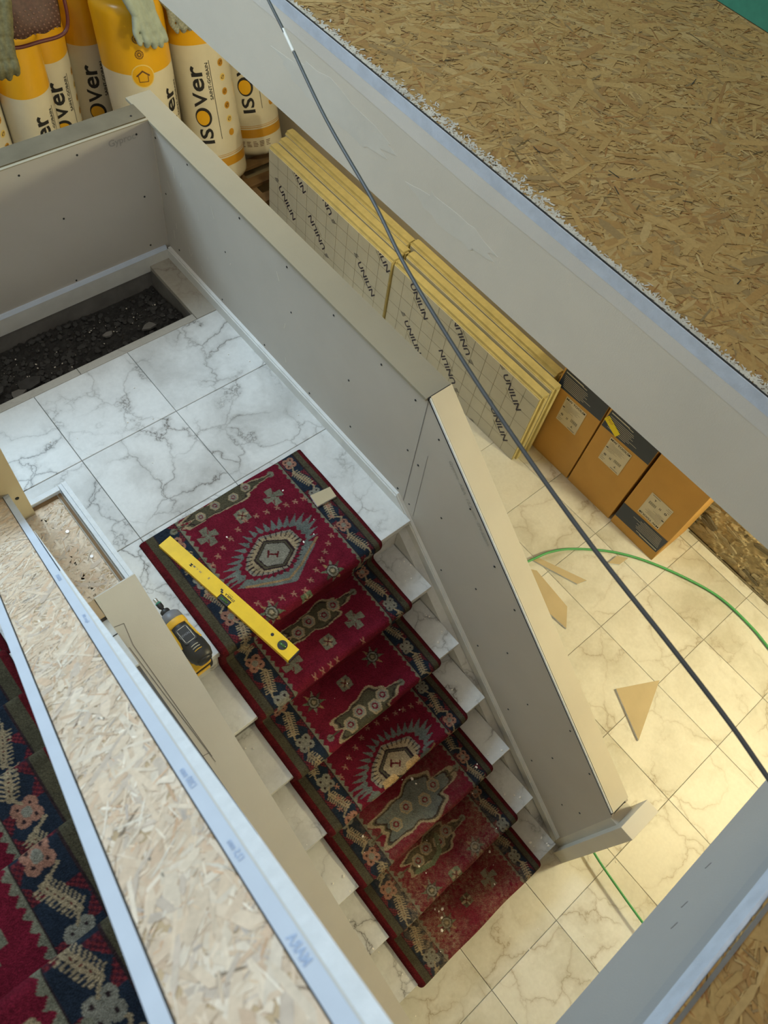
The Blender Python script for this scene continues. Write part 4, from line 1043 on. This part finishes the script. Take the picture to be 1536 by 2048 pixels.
ldisc('end_vial_ring', (LN - .055, .026), .0175, .017, Hh - .004, Hh + .0012, 'd_black')
V, F = tubev([(LN - .068, .026, Hh - .001), (LN - .042, .026, Hh - .001)], .0055, 10); obj('green_vial', V, F, MT['green_vial'], lv, False, True)
ldisc('hanging_hole', (LN - .105, .030), .0058, .0058, Hh - .01, Hh + .0005, 'black', 20)
def ltext(s, size, cx, cy, rot, m='black', xs=1.0):
    V, F, wd = text2d(s, size, xs); V = rot2(V, rot, (cx, cy)); flat('printed_text', (V, F), lambda a, b: (a, b, Hh + .0005), MT[m], lv, False)
ltext('STABILA', .0085, .318, .0275, math.pi); ltext('Made in Germany', .0026, .315, .036, math.pi)
L = [line2([(.281, .024), (.287, .024)], .006), line2([(.275, .030), (.281, .030)], .006)]; flat('printed_mark', merge(L), lambda a, b: (a, b, Hh + .0005), MT['black'], lv, False)
ltext('M', .011, .135, .024, math.pi / 2, 'black'); ltext('H . I . M', .007, .162, .027, math.pi, 'pencil', 1.2)
ltext('II', .008, .215, .030, math.pi, 'pencil')

sub(lv)
# ================================================================== IMPACT DRIVER
dv = thing('impact_driver', 'yellow and black cordless impact driver standing by the runner edge', 'power tool', (-.487, .052, ZL), (0, 0, math.radians(90 + 3)))
dv.scale = (1.14, 1.14, 1.0)
AX = .182       # axis height; local x points to the bit
def dtube(name, pts, m, seg=20, flat_=1.0):
    P = [(x, 0, AX) for x, _ in pts]; n = seg
    V = []; F = []
    for x, r_ in pts:
        for k in range(n):
            t = 2 * math.pi * k / n; V.append((x, r_ * math.cos(t), AX + r_ * math.sin(t) * flat_))
    for i in range(len(pts) - 1):
        for k in range(n): F.append((i * n + k, i * n + (k + 1) % n, (i + 1) * n + (k + 1) % n, (i + 1) * n + k))
    F.append(tuple(range(n))); F.append(tuple(range((len(pts) - 1) * n, len(pts) * n)))
    return obj(name, V, F, MT[m], dv, False, True)
dtube('motor_housing', [(-.092, .020), (-.088, .027), (-.07, .0335), (-.045, .034), (-.02, .032), (.0, .030), (.022, .0295), (.03, .028)], 'd_black')
dtube('rear_bumper', [(-.098, .012), (-.096, .020), (-.088, .0245)], 'd_black')
dtube('yellow_shell', [(.026, .0305), (.030, .0325), (.044, .0325), (.048, .031)], 'd_yel')
dtube('gear_case', [(.045, .0315), (.055, .0318), (.068, .030), (.074, .025), (.078, .018)], 'd_grey')
dtube('hex_collar', [(.076, .0105), (.080, .0135), (.090, .0135), (.093, .0115)], 'd_black', 14)
bt = dtube('bit_holder', [(.092, .0045), (.100, .0045), (.103, .0075), (.112, .0082), (.118, .008), (.121, .006)], 'd_black', 12)
dtube('bit_ring', [(.1165, .0083), (.1205, .0083)], 'teal', 12)
dtube('bit_sleeve', [(.121, .0055), (.127, .0052), (.133, .0058), (.136, .005)], 'chrome', 12)
def rrect(cx, cy, hx, hy, r_, n=5):
    P = []
    for qx, qy, a in ((1, 1, 0), (-1, 1, 90), (-1, -1, 180), (1, -1, 270)):
        for k in range(n): t = math.radians(a + 90 * k / (n - 1)); P.append((cx + qx * (hx - r_) + r_ * math.cos(t), cy + qy * (hy - r_) + r_ * math.sin(t)))
    return P
prism('name_plate', rrect(-.012, 0, .027, .0185, .006), 2, AX + .022, AX + .0335, MT['d_black'], dv, False)
P = rrect(-.012, 0, .0225, .0145, .004); V, F = line2(P + P[:1], .0016); flat('plate_outline', (V, F), lambda a, b: (a, b, AX + .034), MT['d_line'], dv, False)
V, F, wd = text2d('DEWALT', .007); flat('plate_text', (rot2(V, -math.pi / 2, (-.012, 0)), F), lambda a, b: (a, b, AX + .034), MT['d_grey'], dv, False)
for k, x in enumerate((-.05, -.058, -.066)): 
    V, F = tubev([(x, .022 * math.cos(t) * 1.0 - 0, AX + .0355 * math.sin(t)) for t in np.linspace(.9, math.pi - .9, 8)], .0011, 6); obj('housing_rib', V, F, MT['d_line' if k < 2 else 'd_yel'], dv, False)
for sg in (-1, 1):
    V, F = tubev([(.026, sg * .024, AX + .019), (-.02, sg * .027, AX + .018), (-.035, sg * .030, AX + .013)], .0035, 8); obj('yellow_side_trim', V, F, MT['d_yel'], dv, False)
V = []
for z, x0, x1, hy in ((.045, -.040, .010, .017), (.10, -.036, .008, .016), (.155, -.048, .012, .02)): V += [(x0, -hy, z), (x1, -hy, z), (x1, hy, z), (x0, hy, z)]
F = [(0, 3, 2, 1), (8, 9, 10, 11)] + [(4 * k + i, 4 * k + (i + 1) % 4, 4 * k + 4 + (i + 1) % 4, 4 * k + 4 + i) for k in range(2) for i in range(4)]
obj('handle', V, F, MT['d_black'], dv, False)
prism('trigger', [(.010, .115), (.020, .12), (.018, .15), (.010, .152)], 1, -.008, .008, MT['d_black'], dv, False)
prism('battery_shoe', rrect(-.012, 0, .052, .034, .01), 2, .030, .047, MT['d_yel'], dv, False)
prism('battery', rrect(-.012, 0, .055, .037, .012), 2, .0, .031, MT['d_black'], dv, False)
box('battery_stripe', -.070, -.062, -.022, .022, .008, .026, MT['d_yel'], dv, .001, False)

sub(dv)
# ================================================================== INSULATION ROLLS
RR = .178
def roll(base_, tilt, phi, label, h=1.22, yb=.86, house=None, dim=False, R_=RR):
    """phi: azimuth (deg) of the name print as seen on the wrapper; printing runs upwards"""
    t = thing('insulation_roll', label, 'insulation roll', base_, (-tilt, 0, 0), 'shrink wrapped insulation rolls behind the landing wall')
    n = 56; rg = np.random.default_rng(int(abs(base_[0] * 1000)) + 3); ph = rg.random(4) * 6
    def rad(a, z):
        e = min(z, h - z); rr = R_ * (1 + .012 * math.sin(3 * a + ph[0]) + .008 * math.sin(5 * a + ph[1] + 4 * z) + .006 * math.sin(9 * z + ph[2]))
        if e < .05: rr *= math.sqrt(max(0, 1 - ((.05 - e) / .05) ** 2 * .35))
        return rr
    def cyl(name, z0, z1, m, capb=False, capt=False, steps=8, bulge=0):
        V = []; F = []
        zs = np.linspace(z0, z1, steps + 1)
        for z in zs:
            for k in range(n): a = 2 * math.pi * k / n; q = rad(a, z) + bulge; V.append((q * math.cos(a), q * math.sin(a), z))
        for i in range(steps):
            for k in range(n): F.append((i * n + k, i * n + (k + 1) % n, (i + 1) * n + (k + 1) % n, (i + 1) * n + k))
        if capb: F.append(tuple(range(n)))
        if capt: F.append(tuple(range(steps * n, (steps + 1) * n)))
        return obj(name, V, F, MT[m], t, False, True)
    cyl('white_wrap_foot', 0, .13, 'r_white', True, False, 8)
    cyl('amber_band', .13, .185, 'r_amber', steps=4, bulge=.0003)
    cyl('amber_line', .195, .199, 'r_amber', steps=1, bulge=.0006); cyl('amber_line', .206, .209, 'r_amber', steps=1, bulge=.0006)
    cyl('white_wrap', .185, yb, 'r_white', steps=14)
    cyl('yellow_wrap', yb, h, 'r_yel', False, True, 12)
    f0 = math.radians(phi)
    # seen from outside with z up: moving right on the wrapper is increasing azimuth
    def wrap(lift): return lambda a, b: ((rad(f0 + a / R_, min(max(b, .0), h)) + lift) * math.cos(f0 + a / R_), (rad(f0 + a / R_, b) + lift) * math.sin(f0 + a / R_), b)
    def put(name, VF, m, lift=.0012):
        V, F = slice2(VF[0], VF[1], 0, .02); V, F = slice2(V, F, 1, .06); o = flat(name, (V, F), wrap(lift), MT[m], t, False); return o
    # big name, letters upright to the left, reading upwards: text x -> z, text y -> -arc
    H_ = .098; zc = .52
    def vtext(name, s, size, z, arc, m, xs=1.0, lift=.0012, stretch=None):
        V, F, wd = text2d(s, size, xs); k = 1 if stretch is None else stretch / wd
        V = [(arc - b, z + a * k) for a, b in V]; put(name, (V, F), m, lift)
    vtext('name_print', 'IS', .082, .340, .0, 'black', 1.0, .0014, .095)
    put('name_print_ring', disc2((-.0, .455), .058, 28, .86), 'black', .0014)
    put('name_print_sun', disc2((-.004, .452), .044, 28, .90), 'r_yel', .0022)
    vtext('name_print', 'V', .082, .560, .0, 'black', 1.0, .0014, .085); vtext('name_print', 'er', .068, .680, .007, 'black', 1.1, .0014, .145)
    vtext('maker_print', 'SAINT-GOBAIN', .020, .655, .072, 'black', 1.0, .0014, .21)
    put('rule_line', line2([(.090, .31), (.090, .77)], .0035), 'black')
    # pictograms down the right
    for k in range(6):
        z = .74 - .082 * k; q = (.168, z)
        put('pictogram', disc2(q, .021, 18), 'r_amber' if k not in (1, 4) else 'r_pale', .0012)
        if k < 5: put('pictogram_lines', merge([ring2(q, .009, .012, 14), line2([(q[0] - .011, z - .006), (q[0] + .011, z + .008)], .004)]), 'r_brown', .002)
    for hh in (house if house is not None else [.235]):
        q = (hh, yb - .005)
        put('house_badge', disc2(q, .063, 28), 'r_pale', .0012); put('house_badge_face', disc2(q, .057, 28), 'r_yel', .002)
        hp = [(q[0] - .026, q[1] - .03), (q[0] + .022, q[1] - .03), (q[0] + .024, q[1] + .005)]
        put('house_icon', merge([line2([(q[0] - .026, q[1] + .004), (q[0] - .024, q[1] - .030), (q[0] + .024, q[1] - .030), (q[0] + .026, q[1] + .004)], .004), line2([(q[0] - .034, q[1] + .002), (q[0], q[1] + .028), (q[0] + .034, q[1] + .002)], .008)]), 'r_brown', .0028)
        for dz in (.11, .19):
            c = (hh, yb + dz); put('sun_badge', merge([ring2(c, .020, .0235, 20), ring2(c, .006, .010, 12)] + [line2([(c[0] + .010 * math.cos(a), c[1] + .010 * math.sin(a)), (c[0] + .019 * math.cos(a), c[1] + .019 * math.sin(a))], .0025) for a in np.linspace(0, 6.28, 13)[:-1]]), 'r_brown', .0014)
    L = []
    for c in range(5):
        for k in range(4): L.append(line2([(-.10 + .045 * c, .105 - .010 * k), (-.10 + .045 * c + (.03, .026, .02, .028)[(k + c) % 4], .105 - .010 * k)], .004))
    put('foot_print', merge(L), 'r_brown')
    sub(t)
    return t
roll((2.05, 3.285, .168), .27, -124, 'rightmost insulation roll, standing dim by the insulation board stack')
roll((1.666, 3.18, .162), .22, -128, 'insulation roll with the full name print beside the half wall cap', R_=.185)
roll((1.249, 3.235, .142), .09, -66, 'large insulation roll directly behind the corner of the half walls', house=[-.15], R_=.195)
roll((1.125, 3.71, .124), .0, -113, 'shaded insulation roll set back between two brighter rolls', R_=.15)
roll((.835, 3.68, .130), -.03, -98, 'insulation roll with a bright glint, left of the shaded roll', R_=.148)
roll((.60, 3.44, .131), -.04, -88, 'insulation roll under the brown leather bag', R_=.14)
roll((.325, 3.52, .133), -.05, -122, 'insulation roll at the left frame edge under the dark glove', R_=.15)
# pallets below
def pallet(cx, cy, z, rot, label, lx=1.0, ly=.8):
    t = thing('wooden_pallet', label, 'pallet', (cx, cy, z), (0, 0, rot), 'pallets under the insulation rolls')
    for i in range(6): y = -ly / 2 + .04 + i * (ly - .08) / 5; box('deck_slat', -lx / 2, lx / 2, y - .04, y + .04, .10, .122, MT['wood'], t, 0, False)
    for i in range(3): x = -lx / 2 + .05 + i * (lx - .1) / 2; box('bearer', x - .045, x + .045, -ly / 2, ly / 2, .02, .10, MT['wood'], t, 0, False); box('bottom_slat', x - .045, x + .045, -ly / 2, ly / 2, 0, .02, MT['wood'], t, 0, False)
    return t
pallet(1.80, 3.31, 0, 0, 'brown wooden pallet showing below the rightmost insulation rolls', .98, .95)
pallet(.74, 3.40, 0, 0, 'wooden pallet under the left insulation rolls behind the landing wall', 1.10, .98)

# ================================================================== GLOVES AND BAG ON THE ROLLS
def softmesh(name, caps, mat, vox, label, cat, loc=(0, 0, 0), group=None):
    L = []
    for a, b, r0, r1 in caps:
        a, b = Vector(a), Vector(b); n = 7
        pts = [a + (b - a) * t for t in np.linspace(0, 1, n)]; rs = [r0 + (r1 - r0) * t for t in np.linspace(0, 1, n)]
        d = (b - a).normalized()
        pts = [a - d * r0 * .8] + pts + [b + d * r1 * .8]; rs = [r0 * .5] + rs + [r1 * .5]
        L.append(tubev([tuple(p) for p in pts], rs, 10))
    V, F = merge(L)
    o = obj(name, V, F, mat); tag(o, label, cat, group)
    md = o.modifiers.new('r', 'REMESH'); md.mode = 'VOXEL'; md.voxel_size = vox; md.use_smooth_shade = True
    sm_ = o.modifiers.new('s', 'SMOOTH'); sm_.iterations = 9
    tx = bpy.data.textures.new(name + '_folds', 'CLOUDS'); tx.noise_scale = .05
    dm = o.modifiers.new('d', 'DISPLACE'); dm.texture = tx; dm.strength = .006; dm.mid_level = .5
    return o
def glove(base_, dirv, side, up_, label, mat, k=1.0):
    b, d, s, u_ = Vector(base_), Vector(dirv).normalized(), Vector(side).normalized(), Vector(up_)
    caps = []
    for i, o in enumerate((-.033, -.011, .011, .033)):
        caps.append((tuple(b + s * o * k), tuple(b + d * .07 * k + s * o * k), .016 * k, .017 * k))
        L_ = (.038, .05, .054, .044)[i] * k; e = b + d * .075 * k + s * o * 1.15 * k
        m_ = e + d * L_ * .55 + u_ * .006 * k; caps.append((tuple(e), tuple(m_), .0150 * k, .0145 * k)); caps.append((tuple(m_), tuple(m_ + d * L_ * .5 - u_ * .014 * k + s * o * .2), .0145 * k, .0125 * k))
    t0 = b + d * .015 * k - s * .042 * k; t1 = t0 + d * .045 * k - s * .026 * k; caps.append((tuple(t0), tuple(t1), .016 * k, .0125 * k)); caps.append((tuple(t1), tuple(t1 + d * .04 * k - u_ * .004), .0125 * k, .010 * k))
    for o in (-.034, -.012, .012, .034): caps.append((tuple(b - d * .10 * k + s * o * 1.3 * k), tuple(b + s * o * k), .021 * k, .019 * k))
    return softmesh('work_glove', caps, mat, .0045, label, 'glove', group='work gloves on the insulation rolls')
glove((1.215, 3.085, 1.37), (.12, -.12, -.5), (1, .1, 0), (0, -1, .2), 'pale grey-green work glove hanging over the large yellow roll', MT['glove'], 1.4)
glove((1.47, 3.20, 1.31), (.35, -.10, -.6), (1, .1, .4), (-.2, -1, .2), 'speckled knit work glove hanging beside the stairwell fascia', MT['glove2'], 1.35)
glove((.455, 3.10, 1.43), (-.14, -.22, -.45), (1, -.3, 0), (0, -1, .4), 'dark olive work glove hanging at the left frame edge', MT['olive'], 1.35)
BX = .665
bag = thing('leather_bag', 'dark brown textured leather bag lying on the rolls at the top left', 'bag', (.665, 3.25, 1.36))
V = []; F = []; nx_, nz_ = 26, 22
for s_ in (-1, 1):
    for j in range(nz_ + 1):
        for i in range(nx_ + 1):
            a, b = i / nx_ * 2 - 1, j / nz_ * 2 - 1
            t_ = .075 * (max(0, 1 - abs(a) ** 4) * max(0, 1 - abs(b) ** 4)) ** .5
            V.append((BX + .17 * a * (1 - .10 * b * b) + .02 * b, 3.18 + s_ * t_ - .10 * b * 0 + .12 * (b + 1) * .5, 1.50 + .15 * b + .006 * math.sin(9 * a + 5 * b)))
m_ = (nx_ + 1) * (nz_ + 1)
for s_ in range(2):
    for j in range(nz_):
        for i in range(nx_): q = s_ * m_ + j * (nx_ + 1) + i; F.append((q, q + 1, q + nx_ + 2, q + nx_ + 1))
obj('bag_body', V, F, MT['leather'], bag, smooth=True)
MT['oxblood'] = plain('oxblood_piping', (.09, .012, .012), .5, .2)
V, F = tubev(smoothpath([(BX - .15, 3.17, 1.63), (BX - .165, 3.13, 1.5), (BX - .17, 3.115, 1.362), (BX - .02, 3.105, 1.35), (BX + .13, 3.115, 1.362), (BX + .165, 3.14, 1.5), (BX + .16, 3.20, 1.63)]), .009, 8); obj('piping', V, F, MT['oxblood'], bag, smooth=True)
dm_ = bpy.data.meshes.new('stud'); bm = bmesh.new(); bmesh.ops.create_icosphere(bm, subdivisions=1, radius=.006); bm.to_mesh(dm_); bm.free()
MT['stud'] = plain('leather_stud', (.17, .09, .07), .55, .2); dm_.materials.append(MT['stud'])
for j in range(7):
    for i in range(11):
        a = -.8 + i * .155 + (.07 if j % 2 else 0); b = -.86 + j * .115
        t_ = .075 * (max(0, 1 - abs(a) ** 4) * max(0, 1 - abs(b) ** 4)) ** .5
        o = bpy.data.objects.new('woven_stud', dm_); COL.objects.link(o); o.parent = bag
        o.location = Vector((BX + .17 * a * (1 - .10 * b * b) + .02 * b, 3.18 - t_ + .06 * (b + 1), 1.50 + .15 * b)) - bag.location; o.scale = (1.1, .5, .8); o.rotation_euler = (0, .6, 0)
